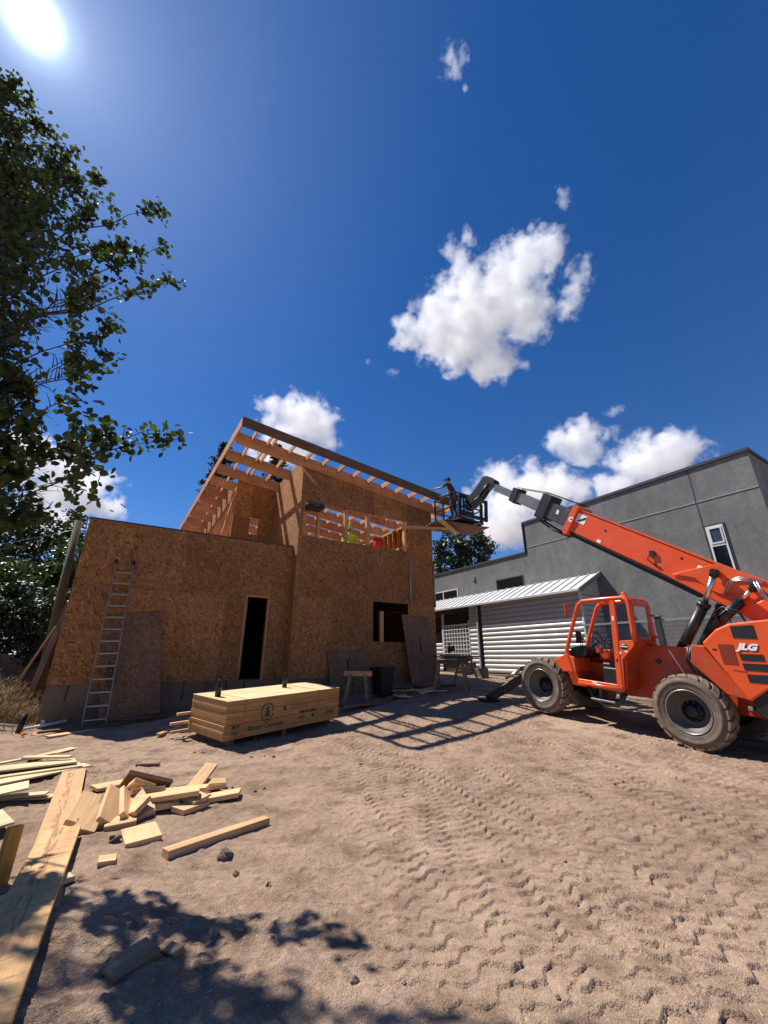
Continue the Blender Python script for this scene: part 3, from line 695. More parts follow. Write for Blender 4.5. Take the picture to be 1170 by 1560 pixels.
# ================================================================== lean-to clad in rounded white slats
shed = thing('lean_to_shed', 'low white lean-to clad in rounded metal slats under a pale ribbed roof', 'shed', UV @ Matrix.Translation((14.2, 12.5, 0.5)))
S0 = 13.75
def slats(v0, v1, z0, z1, step=.187):
    mb = MB(); z = z0
    while z < z1 - .02:
        n = 7; prof = []
        for i in range(n):
            t = math.pi * (i / (n - 1)); prof.append((S0 + .0 - .062 * math.sin(t) ** 0.8, z + step * (0.5 - 0.5 * math.cos(t)) * 0.93))
        vs = [(p[0], v0, p[1]) for p in prof] + [(p[0], v1, p[1]) for p in prof]
        mb.add(vs, [(i, i + 1, n + i + 1, n + i) for i in range(n - 1)], True)
        mb.box((S0 - .004, v0, z + step * .93), (S0 + .02, v1, z + step))
        z += step
    return mb
emit('slat_wall', slats(8.62, 13.52, .84, 3.74), 'slat', shed, UV)
emit('slat_wall', slats(13.84, 14.32, .84, 3.70), 'slat', shed, UV)
emit('slat_wall', slats(16.36, 19.0, .84, 2.14), 'slat', shed, UV)
emit('wall_backing', MB().box((S0 + .03, 8.64, .7), (S0 + .10, 13.6, 3.74)).box((S0 + .03, 13.602, .7), (S0 + .10, 14.33, 3.74)).box((S0 + .03, 16.3, .7), (S0 + .10, 19.2, 3.74)).box((S0 + .03, 14.332, .7), (S0 + .10, 16.298, 1.26)), 'steelgrey', shed, UV)
# right hand end, slats facing the yard
mb = MB()
for i in range(16):
    z = .84 + i * .187; top = z + .19
    u1 = 15.0 if top < 4.4 else 14.9
    n = 7; P = [(8.60 - .05 * math.sin(math.pi * k / (n - 1)), z + .18 * (0.5 - .5 * math.cos(math.pi * k / (n - 1)))) for k in range(n)]
    mb.add([(S0, p[0], p[1]) for p in P] + [(14.98, p[0], p[1]) for p in P], [(k, n + k, n + k + 1, k + 1) for k in range(n - 1)], True)
emit('end_wall', mb, 'slat', shed, UV)
emit('end_gable', MB().prism([(S0 - .1, 8.58, 3.80), (14.99, 8.58, 3.80), (14.99, 8.58, 4.46)], (0, .03, 0)), 'slat', shed, UV)
emit('end_backing', MB().box((S0 + .102, 8.625, .7), (14.98, 8.66, 3.8)), 'steelgrey', shed, UV)
emit('corner_trim', MB().box((S0 - .07, 8.54, .84), (S0 - .004, 8.615, 3.74)), 'white', shed, UV, .005)
rs = lambda u: 3.79 + (u - 13.50) * (4.52 - 3.79) / 1.5
mb = MB().prism([(13.48, 8.40, rs(13.48)), (14.99, 8.40, rs(14.99)), (14.99, 8.40, rs(14.99) - .04), (13.48, 8.40, rs(13.48) - .04)], (0, 11.0, 0))
roof = emit('roof', mb, 'roofmetal', shed, UV)
for i in range(27):
    v = 8.42 + i * .41
    emit('roof_rib', MB().prism([(13.475, v, rs(13.475) + .001), (14.985, v, rs(14.985) + .001), (14.985, v, rs(14.985) + .045), (13.475, v, rs(13.475) + .045)], (0, .03, 0)), 'roofmetal', roof, UV)
emit('eave_gutter', MB().prism([(13.40, 8.40, 3.70), (13.475, 8.40, 3.70), (13.475, 8.40, 3.80), (13.40, 8.40, 3.80)], (0, 11.0, 0)), 'roofmetal', shed, UV, .01)
emit('verge_trim', MB().prism([(13.46, 8.36, rs(13.46) + .05), (14.99, 8.36, rs(14.99) + .05), (14.99, 8.36, rs(14.99) - .12), (13.46, 8.36, rs(13.46) - .10)], (0, .035, 0)), 'steelpale', shed, UV)
emit('drainpipe', MB().box((S0 - .12, 13.72, .75), (S0 - .04, 13.80, 3.69)), 'slat', shed, UV, .008)
emit('joint_post', MB().box((S0 - .03, 13.56, .78), (S0 + .02, 13.66, 3.74)), 'steelgrey', shed, UV)
# lattice screen with a dark light above
mb = MB().box((S0 - .05, 14.36, 1.2), (S0 + .02, 14.42, 3.12)).box((S0 - .06, 16.22, 1.2), (S0 + .03, 16.33, 3.55)).box((S0 - .05, 14.422, 2.92), (S0 + .02, 16.218, 2.98)).box((S0 - .05, 14.422, 1.22), (S0 + .02, 16.218, 1.28))
fr = emit('screen_frame', mb, 'white', shed, UV, .005)
mb = MB()
for i in range(1, 9):
    v = 14.42 + i * 1.8 / 9; mb.box((S0 - .045, v - .014, 1.281), (S0 + .0, v + .014, 2.919))
for i in range(1, 9):
    z = 1.28 + i * 1.64 / 9; mb.box((S0 - .052, 14.423, z - .016), (S0 - .046, 16.217, z + .016))
emit('lattice', mb, 'white', fr, UV)
emit('pane', MB().box((S0 + .025, 14.34, 1.28), (S0 + .028, 16.3, 2.97)), m_plain('frosted_pane', (0.16, 0.165, 0.15), 0.3), fr, UV)
emit('pane', MB().box((S0 + .0, 14.425, 2.985), (S0 + .02, 16.215, 3.5)), 'dkglass', fr, UV)
emit('side_window', MB().box((S0 - .01, 16.36, 2.16), (S0 + .02, 17.6, 3.4)), 'dkglass', shed, UV)
emit('plinth', MB().box((S0 - .10, 8.62, .1), (S0 + .03, 19.0, .80)), 'concrete', shed, UV, .02)

# ================================================================== mesh fence beside the lean-to
fence = thing('mesh_fence', 'grey wire mesh fence on square posts between the lean-to and the telehandler', 'fence', UV @ Matrix.Translation((13.2, 5.5, .3)))
FV = [8.5, 5.95, 3.3, 0.6]
for v in FV[1:]:
    p = emit('fence_post', MB().box((13.14, v - .07, .1), (13.26, v + .07, 2.60)), 'steelgrey', fence, UV, .004)
    emit('post_cap', MB().box((13.115, v - .095, 2.602), (13.285, v + .095, 2.64)), 'galv', p, UV)
for a, b in zip(FV, FV[1:]):
    emit('fence_rail', MB().box((13.17, b + .071, 2.47), (13.23, a - .071, 2.53)), 'galv', fence, UV)
    emit('fence_rail', MB().box((13.17, b + .071, .45), (13.23, a - .071, .50)), 'galv', fence, UV)
    mb = MB(); v = b + .1
    while v < a - .1: mb.box((13.196, v, .502), (13.204, v + .006, 2.469)); v += .055
    z = .55
    while z < 2.44: mb.box((13.189, b + .075, z), (13.1955, a - .075, z + .006)); z += .11
    emit('wire_mesh', mb, 'wire', fence, UV)
# ================================================================== telehandler: local x forward, y to its left, z up
_p = R(5.2); VO = w2(9.5, 3.7, 0.0)
_X = (UV.to_3x3() @ Vector((0, math.cos(_p), math.sin(_p)))); _Y = -(UV.to_3x3() @ Vector((1, 0, 0)))
T = basis(VO, _X, _Y)
tele = thing('telehandler', 'orange telehandler with open cab, its long boom raised towards the house roof', 'telehandler', T)
def tp(name, mb, mat, bevel=0.0, parent=None): return emit(name, mb, mat, parent or tele, T, bevel)
def xz(pts, y): return [(p[0], y, p[1]) for p in pts]

def wheel(x, side):
    c = Vector((x, side * 0.90, 0.615)); ax = (0, side, 0)
    w = emit('wheel', MB().lathe([(0.34, -.15), (0.36, -.2), (0.46, -.21), (0.535, -.19), (0.56, -.15), (0.565, 0), (0.56, .15), (0.548, .185), (0.50, .203), (0.495, .208), (0.46, .212), (0.455, .206), (0.40, .205), (0.365, .20), (0.335, .17)], c, ax, 48), 'tyre', tele, T)
    mb = MB(); n = 21; axv = Vector(ax); e = Vector((1, 0, 0)); g = Vector((0, 0, 1))
    for half in (-1, 1):
        for k in range(n):
            t0 = 2 * math.pi * (k + (0.5 if half > 0 else 0)) / n
            loop = []
            for (a, along, r0, r1) in ((0.0, .0, .55, .600), (0.13, .10, .55, .598), (0.20, .188, .515, .574)):
                row = []
                for da in (-.092, .092):
                    for rr in (r0, r1):
                        th = t0 + a + da * (1.25 if along > .15 else 1.0) * (0.92 if rr == r1 else 1.08)
                        row.append(c + axv * (half * along) + (e * math.cos(th) + g * math.sin(th)) * rr)
                loop.append(row)
            vs = [v for row in loop for v in row]; fs = []
            for i in range(2):
                b = 4 * i
                fs += [(b + 1, b + 3, b + 7, b + 5), (b, b + 4, b + 6, b + 2), (b, b + 1, b + 5, b + 4), (b + 2, b + 6, b + 7, b + 3)]
            fs += [(0, 2, 3, 1), (8, 9, 11, 10)]
            if half * side < 0: fs = [f[::-1] for f in fs]
            mb.add(vs, fs)
    emit('tread', mb, 'tread', w, T)
    emit('rim', MB().lathe([(0.345, .185), (0.325, .165), (0.315, .10), (0.27, .075), (0.25, .02), (0.20, -.005), (0.0, -.005)], c, ax, 40), 'rimgrey', w, T)
    emit('rim_edge', MB().lathe([(0.352, .196), (0.343, .207), (0.333, .196), (0.338, .175)], c, ax, 48, True), 'rimedge', w, T)
    mb = MB().lathe([(.17, -.004), (.165, .03), (.11, .035), (.10, .085), (.085, .10), (.0, .105)], c, ax, 24)
    for k in range(10):
        t = 2 * math.pi * k / 10; q = c + (e * math.cos(t) + g * math.sin(t)) * .145
        mb.tube(q + axv * .0, q + axv * .055, .017, n=6)
    emit('hub', mb, 'black', w, T)
    return w
for x in (0.0, 2.955):
    for sd in (1, -1): wheel(x, sd)
for x in (0.0, 2.955):
    tp('axle', MB().tube((x, -.70, .615), (x, .70, .615), .10, n=14).sphere((x, 0, .615), .22, 14, 10, (1, 1, .9)).box((x - .12, -.66, .5), (x + .12, -.5, .73)).box((x - .12, .5, .5), (x + .12, .66, .73)), 'black')
# frame and body
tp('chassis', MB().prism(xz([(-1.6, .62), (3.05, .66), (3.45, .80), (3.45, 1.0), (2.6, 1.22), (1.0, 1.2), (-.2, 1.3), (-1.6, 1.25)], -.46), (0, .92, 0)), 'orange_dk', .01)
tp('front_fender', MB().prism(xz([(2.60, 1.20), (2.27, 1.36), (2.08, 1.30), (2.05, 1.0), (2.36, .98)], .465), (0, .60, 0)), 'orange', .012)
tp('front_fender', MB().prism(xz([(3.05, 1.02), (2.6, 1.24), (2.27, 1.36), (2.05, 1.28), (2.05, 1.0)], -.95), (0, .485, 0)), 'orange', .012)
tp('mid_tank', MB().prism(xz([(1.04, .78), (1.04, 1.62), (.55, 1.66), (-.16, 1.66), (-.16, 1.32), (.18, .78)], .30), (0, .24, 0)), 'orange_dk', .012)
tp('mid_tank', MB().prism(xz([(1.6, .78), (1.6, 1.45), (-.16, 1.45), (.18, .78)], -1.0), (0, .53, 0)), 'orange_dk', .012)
tp('filler_cap', MB().tube((.62, .54, 1.36), (.62, .57, 1.36), .05, n=14), 'black')
tp('pin_stripe', MB().prism(xz([(.42, 1.58), (.40, 1.58), (.16, 1.12), (.18, 1.12)], .5405), (0, .002, 0)), 'letterwhite')
# step and pipes under the cab
tp('cab_step', MB().box((1.3, .65, .50), (1.8, 1.0, .535)).box((1.32, .68, .535), (1.36, .72, .78)).box((1.74, .68, .535), (1.78, .72, .78)), 'alu', .004)
tp('air_pipe', MB().pipe([(2.0, .75, .75), (1.85, .8, .52), (1.6, .82, .42), (1.35, .82, .46), (1.2, .75, .7)], .045, 10), 'steelgrey')

# engine cover at the rear left
COV = [(-.356, 1.761), (-.578, 1.991), (-.776, 2.091), (-1.279, 2.168), (-2.0, 2.2), (-2.15, 2.05), (-2.15, 1.15), (-1.114, 1.131), (-.87, .92)]
cover = tp('engine_cover', MB().prism(xz(COV, 1.10), (0, -.72, 0)), 'orange', .025)
tp('cover_skirt', MB().prism(xz([(-.34, 1.70), (-.16, 1.72), (-.12, 1.42), (-.56, .98), (-.86, .93)], 1.02), (0, -.5, 0)), 'orange_dk', .01)
tp('hose_bundle', MB().pipe([(-.1, .80, 1.70), (-.02, .82, 1.5), (-.12, .84, 1.3), (-.22, .84, 1.2)], .035).pipe([(-.18, .84, 1.68), (-.1, .86, 1.5), (-.2, .88, 1.28), (-.3, .88, 1.15)], .03).pipe([(-.02, .72, 1.7), (.06, .74, 1.45), (-.05, .74, 1.25)], .03), 'hose')
y = 1.1015
def decal(name, pts, mat, yy=y): return emit(name, MB().prism(xz(pts, yy), (0, .004, 0)), mat, cover, T)
decal('vent', [(-.786, 2.045), (-1.084, 2.075), (-1.107, 1.866), (-.807, 1.862)], 'blackplastic')
decal('vent', [(-.841, 1.624), (-1.138, 1.637), (-1.15, 1.537), (-.866, 1.523)], 'blackplastic')
decal('vent', [(-.862, 1.484), (-1.20, 1.50), (-1.20, 1.39), (-.879, 1.38)], 'blackplastic')
decal('vent', [(-.895, 1.325), (-1.22, 1.344), (-1.22, 1.215), (-.91, 1.207)], 'blackplastic')
decal('reflector', [(-.579, 1.755), (-.782, 1.762), (-.81, 1.451), (-.619, 1.45)], 'redpanel')
decal('cover_seam', [(-.72, 1.375), (-.90, 1.362), (-.90, 1.354), (-.73, 1.364)], 'redpanel')
LT = basis((-.955, 1.106, 1.733), (-1, 0, 0), (0, 0, 1))
for dx, dz, mt, yy in ((.008, -.010, 'blackplastic', 0.0), (0, 0, 'letterwhite', .003)):
    mb = text_mb('JLG', .155, 0.32, .009); mb.xf(Matrix.Translation((dx, dz, yy)) @ Matrix.Diagonal((1.02, .84, 1, 1)))
    emit('lettering', mb, mt, cover, T @ LT) if False else emit('lettering', mb.xf(LT), mt, cover, T)
mb = text_mb('1055', .035, .2, .002).xf(basis((-.52, 1.104, 1.665), (-1, 0, 0), (0, 0, 1))); emit('lettering', mb, 'blackplastic', cover, T)
tp('counterweight_box', MB().prism(xz([(-.868, 1.094), (-1.6, 1.12), (-1.6, .70), (-1.0, .70), (-.935, .76)], 1.06), (0, -.5, 0)), 'blackplastic', .02)
tp('rear_lamp', MB().box((-.80, .85, .78), (-.86, 1.0, .84)), 'alu', .004)

# cab: bent tube frame over a sheet metal lower half, open on the door side
def cabside(yy, r, nm='cab_frame'):
    loop = [(2.03, yy, .80), (2.26, yy, 1.44), (2.10, yy, 1.9), (1.955, yy, 2.29), (1.90, yy, 2.42), (1.79, yy, 2.50), (1.3, yy, 2.535), (.93, yy, 2.555), (.85, yy, 2.52), (.815, yy, 2.43), (.785, yy, 1.9), (.775, yy, 1.72)]
    return loop
cab = tp('cab', MB().pipe(cabside(1.03, 0), .044, 10).pipe([(2.03, 1.03, .80), (1.08, 1.03, .79)], .044, 8).pipe(cabside(.30, 0), .044, 10), 'orange')
mb = MB().box((1.085, 1.005, .80), (1.19, 1.062, 2.52))
emit('door_post', mb, 'orange', cab, T, .008)
mb = MB().prism(xz([(1.098, .79), (1.098, 1.70), (.775, 1.74), (.80, 1.62), (1.0, 1.40), (1.035, 1.36), (1.06, .79)], 1.015), (0, .035, 0))
emit('side_panel', mb, 'orange', cab, T, .004)
mb = MB().box((1.19, 1.0, .77), (2.02, 1.06, .875)); emit('door_sill', mb, 'orange', cab, T, .008)
# back wall of the cab, lower part sloping in
mb = MB().prism(xz([(.76, 1.745), (.73, 1.745), (.98, 1.39), (1.02, .80), (1.06, .80), (1.03, 1.40)], .29), (0, .724, 0))
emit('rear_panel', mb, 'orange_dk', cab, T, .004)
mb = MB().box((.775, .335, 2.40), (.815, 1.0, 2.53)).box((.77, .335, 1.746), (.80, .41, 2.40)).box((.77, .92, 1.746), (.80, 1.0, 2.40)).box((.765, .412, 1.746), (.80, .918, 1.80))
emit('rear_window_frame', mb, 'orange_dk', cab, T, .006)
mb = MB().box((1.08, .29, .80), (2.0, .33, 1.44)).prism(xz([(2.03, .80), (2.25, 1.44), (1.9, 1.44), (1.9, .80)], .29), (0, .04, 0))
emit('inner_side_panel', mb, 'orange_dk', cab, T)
mb = MB().box((1.12, .285, 1.44), (1.17, .325, 2.5)); emit('inner_post', mb, 'orange', cab, T, .005)
mb = MB().prism([(2.02, .33, .80), (2.05, .33, .80), (2.28, .33, 1.44), (2.25, .33, 1.44)], (0, .67, 0)); emit('front_panel', mb, 'orange_dk', cab, T)
emit('cab_floor', MB().box((1.06, .33, .79), (2.03, 1.0, .815)), 'blackplastic', cab, T)
mb = MB().prism(xz([(.85, 2.555), (.88, 2.58), (1.32, 2.575), (1.34, 2.555)], .30), (0, .73, 0))
rf = emit('cab_roof', mb, 'orange', cab, T, .01)
mb = MB()
for i in range(9):
    x = 1.39 + i * .052; mb.box((x, .32, 2.515 - .02 * (i > 6)), (x + .020, 1.01, 2.535 - .02 * (i > 6)))
emit('roof_grille', mb, 'orange', rf, T)
emit('beacon', MB().box((1.02, .60, 2.585), (1.15, .72, 2.63)).tube((1.08, .66, 2.63), (1.08, .66, 2.70), .04, n=12), 'orangeflag', cab, T, .005)
mb = MB().pipe([(1.97, 1.05, 2.25), (2.06, 1.15, 2.27), (2.10, 1.2, 2.3)], .012).prism([(2.06, 1.14, 2.18), (2.06, 1.26, 2.18), (2.08, 1.26, 2.42), (2.08, 1.14, 2.42)], (.03, 0, 0))
emit('mirror', mb, 'orange_dk', cab, T, .01)
emit('hinge', MB().box((.74, .30, 2.22), (.80, .325, 2.25)).box((.70, .28, 2.215), (.745, .33, 2.255)).box((.73, .30, 1.80), (.79, .325, 1.83)).box((.68, .28, 1.795), (.735, .33, 1.835)), 'orange_dk', cab, T)
for px_, pz_, w_, h_, mt in ((1.12, 2.1, .035, .09, 'letterwhite'), (1.12, 1.3, .035, .06, 'blackplastic'), (1.6, .84, .10, .03, 'letterwhite'), (.92, 1.5, .05, .03, 'letterwhite')):
    emit('sticker', MB().box((px_, 1.0635, pz_), (px_ + w_, 1.065, pz_ + h_)), mt, cab, T)
# badge
mb = MB().lathe([(0, 0), (.082, 0), (.082, .004), (0, .004)], (.985, 1.052, 1.605), (0, 1, 0), 28); mb.v = [(v[0] if True else 0, v[1], 1.605 + (v[2] - 1.605) * .62) for v in mb.v]
emit('badge', mb, 'blackplastic', cab, T)
emit('badge_stripe', MB().box((.912, 1.0565, 1.594), (1.058, 1.058, 1.612)), 'letterwhite', cab, T)
mb = text_mb('710', .062, 0, .003).xf(basis((1.09, 1.057, 1.475), (-1, 0, 0), (0, 0, 1))); emit('lettering', mb, 'letterwhite', cab, T)
# seat, wheel and levers
seat = emit('seat', MB().box((1.10, .42, 1.12), (1.55, .90, 1.25)).prism(xz([(1.10, 1.251), (1.24, 1.251), (1.12, 1.70), (1.06, 1.70)], .44), (0, .44, 0)).box((1.15, .48, .82), (1.5, .85, 1.118)), 'blackplastic', cab, T, .02)
emit('seat_base', MB().box((1.19, .86, .84), (1.50, .985, 1.17)), 'blackplastic', cab, T, .02)
emit('dashboard', MB().prism(xz([(2.19, 1.25), (1.86, 1.35), (1.84, 1.50), (1.95, 1.56), (2.22, 1.50)], .36), (0, .6, 0)), 'blackplastic', cab, T, .01)
emit('console', MB().box((1.55, .36, 1.3), (1.80, .55, 1.50)).box((1.60, .70, 1.42), (1.72, .80, 1.56)), 'orange_dk', cab, T, .01)
mb = MB().pipe([Vector((1.74, .66, 1.68)) + Vector((.06 * math.cos(t), .18 * math.sin(t), .17 * math.cos(t))) for t in [2 * math.pi * i / 20 for i in range(21)]], .014, 6, False).tube((1.9, .66, 1.52), (1.74, .66, 1.68), .02).tube((1.71, .49, 1.6), (1.78, .83, 1.76), .01)
emit('steering_wheel', mb, 'blackplastic', cab, T)
mb = MB()
for yy, x in ((.45, 1.62), (.50, 1.70), (.92, 1.95), (.88, 2.02)): mb.tube((x, yy, 1.48), (x - .03, yy + .01, 1.68), .009, n=6).sphere((x - .03, yy + .01, 1.70), .026, 8, 6)
emit('lever', mb, 'blackplastic', cab, T)
emit('display', MB().box((2.02, .80, 1.60), (2.06, .98, 1.86)), 'blackplastic', cab, T, .01)

# ------------------------------------------------ boom
BD = Vector((math.cos(R(31.9)), 0, math.sin(R(31.9)))); BN = Vector((-BD.z, 0, BD.x))
def bp(d, n, y=0): return Vector((2.44, y, 4.63)) + BD * d + BN * n      # d=0 at the mouth of the outer section
mb = MB().prism([bp(-5.2, .32, .25), bp(.0, .32, .25), bp(.0, -.27, .25), bp(-2.4, -.27, .25), bp(-5.2, -.40, .25)], (0, -.5, 0))
boom = tp('boom', mb, 'orange', .02)
emit('boom_top_lip', MB().prism([bp(-5.2, .322, .27), bp(-.02, .322, .27), bp(-.02, .342, .27), bp(-5.2, .342, .27)], (0, -.54, 0)), 'orange', boom, T)
emit('boom_underside', MB().prism([bp(-3.2, -.272, .15), bp(.02, -.272, .15), bp(.02, -.38, .15), bp(-3.2, -.40, .15)], (0, -.3, 0)), 'black', boom, T, .01)
emit('boom_rail', MB().prism([bp(-3.2, -.272, .24), bp(.02, -.272, .24), bp(.02, -.31, .24), bp(-3.2, -.31, .24)], (0, -.05, 0)), 'black', boom, T, .004)
GUS = [(.30, 3.06), (.02, 3.00), (-.10, 2.96), (-.35, 2.70), (-.52, 2.62), (-.70, 2.66), (-.98, 2.50), (-1.3, 2.42), (-2.0, 2.2), (-2.1, 2.3), (-1.155, 2.83), (-.50, 3.19), (-.40, 3.185)]
for yy in (.262, -.292): emit('boom_gusset', MB().prism(xz(GUS, yy), (0, .03, 0)), 'orange', boom, T, .006)
emit('pivot_housing', MB().prism(xz([(-.95, 2.46), (-1.25, 2.15), (-2.1, 2.12), (-2.2, 2.75), (-1.4, 2.70)], -.36), (0, .72, 0)), 'orange', boom, T, .02)
mb = MB().prism([bp(-.13, .40, .30), bp(.06, .40, .30), bp(.06, -.35, .30), bp(-.05, -.42, .30), bp(-.13, -.35, .30)], (0, -.6, 0))
emit('boom_collar', mb, 'orange', boom, T, .025)
emit('warning_plate', MB().prism([bp(-.42, .24, .2525), bp(-.16, .24, .2525), bp(-.16, .02, .2525), bp(-.42, .02, .2525)], (0, .003, 0)), 'letterwhite', boom, T)
emit('warning_mark', MB().prism([bp(-.40, .22, .2565), bp(-.19, .05, .2565), bp(-.27, .04, .2565), bp(-.41, .15, .2565)], (0, .002, 0)), 'blackplastic', boom, T)
mb = text_mb('C', .16, 0, .01).xf(basis(bp(-.05, .02, .303), -BD, BN)); emit('lettering', mb, 'letterwhite', boom, T)
mb = MB().pipe([bp(-2.15, .03, .26), bp(-2.1, .0, .30), bp(-2.14, -.12, .30), bp(-2.3, -.17, .28), bp(-2.42, -.17, .26)], .012, 6).box(bp(-2.22, .0, .255), bp(-2.08, .06, .30))
emit('boom_cable', mb, 'hose', boom, T)
for d_, n_, w_, h_, mt in ((-1.0, -.16, .10, .07, 'letterwhite'), (-1.02, .12, .06, .05, 'blackplastic'), (-3.1, .18, .12, .08, 'letterwhite'), (-2.7, .20, .05, .05, 'blackplastic')):
    emit('sticker', MB().prism([bp(d_, n_, .2515), bp(d_ + w_, n_, .2515), bp(d_ + w_, n_ - h_, .2515), bp(d_, n_ - h_, .2515)], (0, .0015, 0)), mt, boom, T)
sec = tp('boom_section', MB().prism([bp(.062, .24, .20), bp(1.12, .24, .20), bp(1.12, -.22, .20), bp(.062, -.22, .20)], (0, -.40, 0)), 'steelgrey', .015)
mb = text_mb('B', .15, 0, .008).xf(basis(bp(.47, .05, .203), -BD, BN)); emit('lettering', mb, 'letterwhite', sec, T)
mb = MB().prism([bp(.80, .40, .235), bp(1.14, .40, .235), bp(1.14, -.30, .235), bp(.90, -.33, .235), bp(.80, -.26, .235)], (0, -.47, 0))
emit('section_collar', mb, 'black', sec, T, .02)
sec2 = tp('boom_section', MB().prism([bp(1.142, .15, .15), bp(2.15, .15, .15), bp(2.15, -.16, .15), bp(1.142, -.16, .15)], (0, -.30, 0)), 'steelpale', .01)
emit('section_collar', MB().prism([bp(2.05, .25, .19), bp(2.30, .22, .19), bp(2.30, -.20, .19), bp(2.05, -.23, .19)], (0, -.38, 0)), 'black', sec2, T, .02)
sec3 = tp('boom_section', MB().prism([bp(2.302, .10, .11), bp(3.12, .10, .11), bp(3.12, -.12, .11), bp(2.302, -.12, .11)], (0, -.22, 0)), 'steelpale', .01)
emit('boom_hose', MB().pipe([bp(2.2, .26, .1), bp(1.1, .44, .1), bp(-.1, .46, .1)], .014, 6).pipe([bp(2.2, .25, -.1), bp(1.1, .43, -.1), bp(-.1, .45, -.1)], .014, 6).pipe([bp(1.0, -.36, .1), bp(.4, -.44, .12), bp(-.1, -.42, .12)], .026, 8).pipe([bp(1.0, -.34, -.05), bp(.4, -.40, -.03), bp(-.1, -.40, -.02)], .026, 8), 'hose', sec, T)
# gooseneck head, carriage and forks
HEAD = [(5.58, 6.80), (5.42, 6.76), (5.10, 6.52), (5.06, 6.38), (5.26, 6.38), (5.46, 6.30), (5.72, 6.06), (6.18, 5.80), (6.42, 5.76), (6.54, 6.05), (6.48, 6.18), (6.1, 6.36)]
emit('boom_head', MB().prism(xz(HEAD, .13), (0, -.26, 0)), 'black', sec3, T, .02)
emit('tilt_cylinder', MB().tube((5.25, .21, 6.42), (5.62, .21, 6.10), .06, n=10).tube((5.6, .21, 6.12), (6.2, .21, 5.85), .035, n=8), 'black', sec3, T)
mb = MB().box((6.46, -1.0, 5.55), (6.56, -.9, 6.35)).box((6.46, .30, 5.55), (6.56, .40, 6.35)).box((6.46, -.9, 6.24), (6.56, .30, 6.34)).box((6.46, -.9, 5.56), (6.56, .30, 5.68))
emit('fork_carriage', mb, 'black', sec3, T, .008)
for yy in (-.85, .2):
    emit('fork', MB().box((6.57, yy, 5.55), (6.62, yy + .12, 6.2)).prism(xz([(6.57, 5.50), (6.57, 5.55), (7.85, 5.56), (7.85, 5.53)], yy), (0, .12, 0)), 'black', sec3, T)

# lift and slave cylinders, hoses
for yy in (.40, -.40):
    c = tp('lift_cylinder', MB().tube((.34, yy, 1.46), (-.235, yy, 2.46), .092, n=16).tube((-.20, yy, 2.40), (-.245, yy, 2.478), .108, n=16), 'black')
    emit('rod', MB().tube((-.245, yy, 2.478), (-.455, yy, 2.99), .05, n=14), 'chrome', c, T)
    emit('rod_eye', MB().tube((-.44, yy, 2.95), (-.49, yy, 3.07), .072, n=14).tube((-.475, yy - .09, 3.04), (-.475, yy + .09, 3.04), .05, n=12), 'black', c, T)
c = tp('slave_cylinder', MB().tube((-.25, .36, 1.98), (-.76, .36, 2.50), .085, n=14), 'black')
emit('rod', MB().tube((-.76, .36, 2.50), (-.95, .36, 2.70), .035, n=12), 'chrome', c, T)
emit('rod_eye', MB().tube((-.93, .36, 2.68), (-1.01, .36, 2.77), .06, n=12).tube((-.985, .27, 2.745), (-.985, .45, 2.745), .04, n=12), 'black', c, T)
mb = MB().pipe([(.22, .30, 1.75), (-.02, .30, 2.05), (-.2, .30, 2.34), (-.22, .3, 2.40)], .016, 6).pipe([(-.45, .46, 2.02), (-.38, .47, 2.3), (-.52, .47, 2.40), (-.75, .47, 2.32), (-.84, .47, 2.08)], .014, 6).pipe([(-.43, .44, 2.06), (-.36, .45, 2.24), (-.52, .45, 2.35), (-.74, .45, 2.28), (-.82, .45, 2.1)], .014, 6)
tp('hydraulic_hose', mb, 'hose')
mb = MB()
for i in range(3): mb.pipe([(-.52 - .035 * i, .31, 2.60 + .01 * i), (-.62 - .035 * i, .31, 2.86), (-.78 - .02 * i, .31, 2.93 - .03 * i), (-1.1, .31, 2.85 - .02 * i)], .011, 6)
for i in range(2): mb.pipe([(-1.02 - .04 * i, .46, 2.82), (-1.08 - .04 * i, .46, 2.6), (-1.2, .46, 2.45), (-1.4, .46, 2.35)], .014, 6)
tp('steel_pipe', mb, 'chrome')
# front stabilisers
for sd in (1, -1):
    s = tp('stabiliser', MB().beam((3.35, sd * .55, .95), (4.5, sd * 1.12, .09), .16, .2).beam((3.3, sd * .5, .75), (3.6, sd * .62, .75), .2, .3), 'black', .012)
    emit('foot_pad', MB().box((4.36, sd * 1.14 - .2, .0), (4.76, sd * 1.14 + .2, .06)).box((4.5, sd * 1.14 - .06, .06), (4.6, sd * 1.14 + .06, .16)), 'black', s, T, .01)
    emit('stabiliser_cylinder', MB().tube((3.3, sd * .58, 1.1), (3.75, sd * .8, .86), .05, n=10).tube((3.75, sd * .8, .86), (4.1, sd * .98, .6), .03, n=10), 'chrome', s, T)
tp('front_crossmember', MB().box((3.2, -.62, .62), (3.42, .62, .98)), 'black', .01)

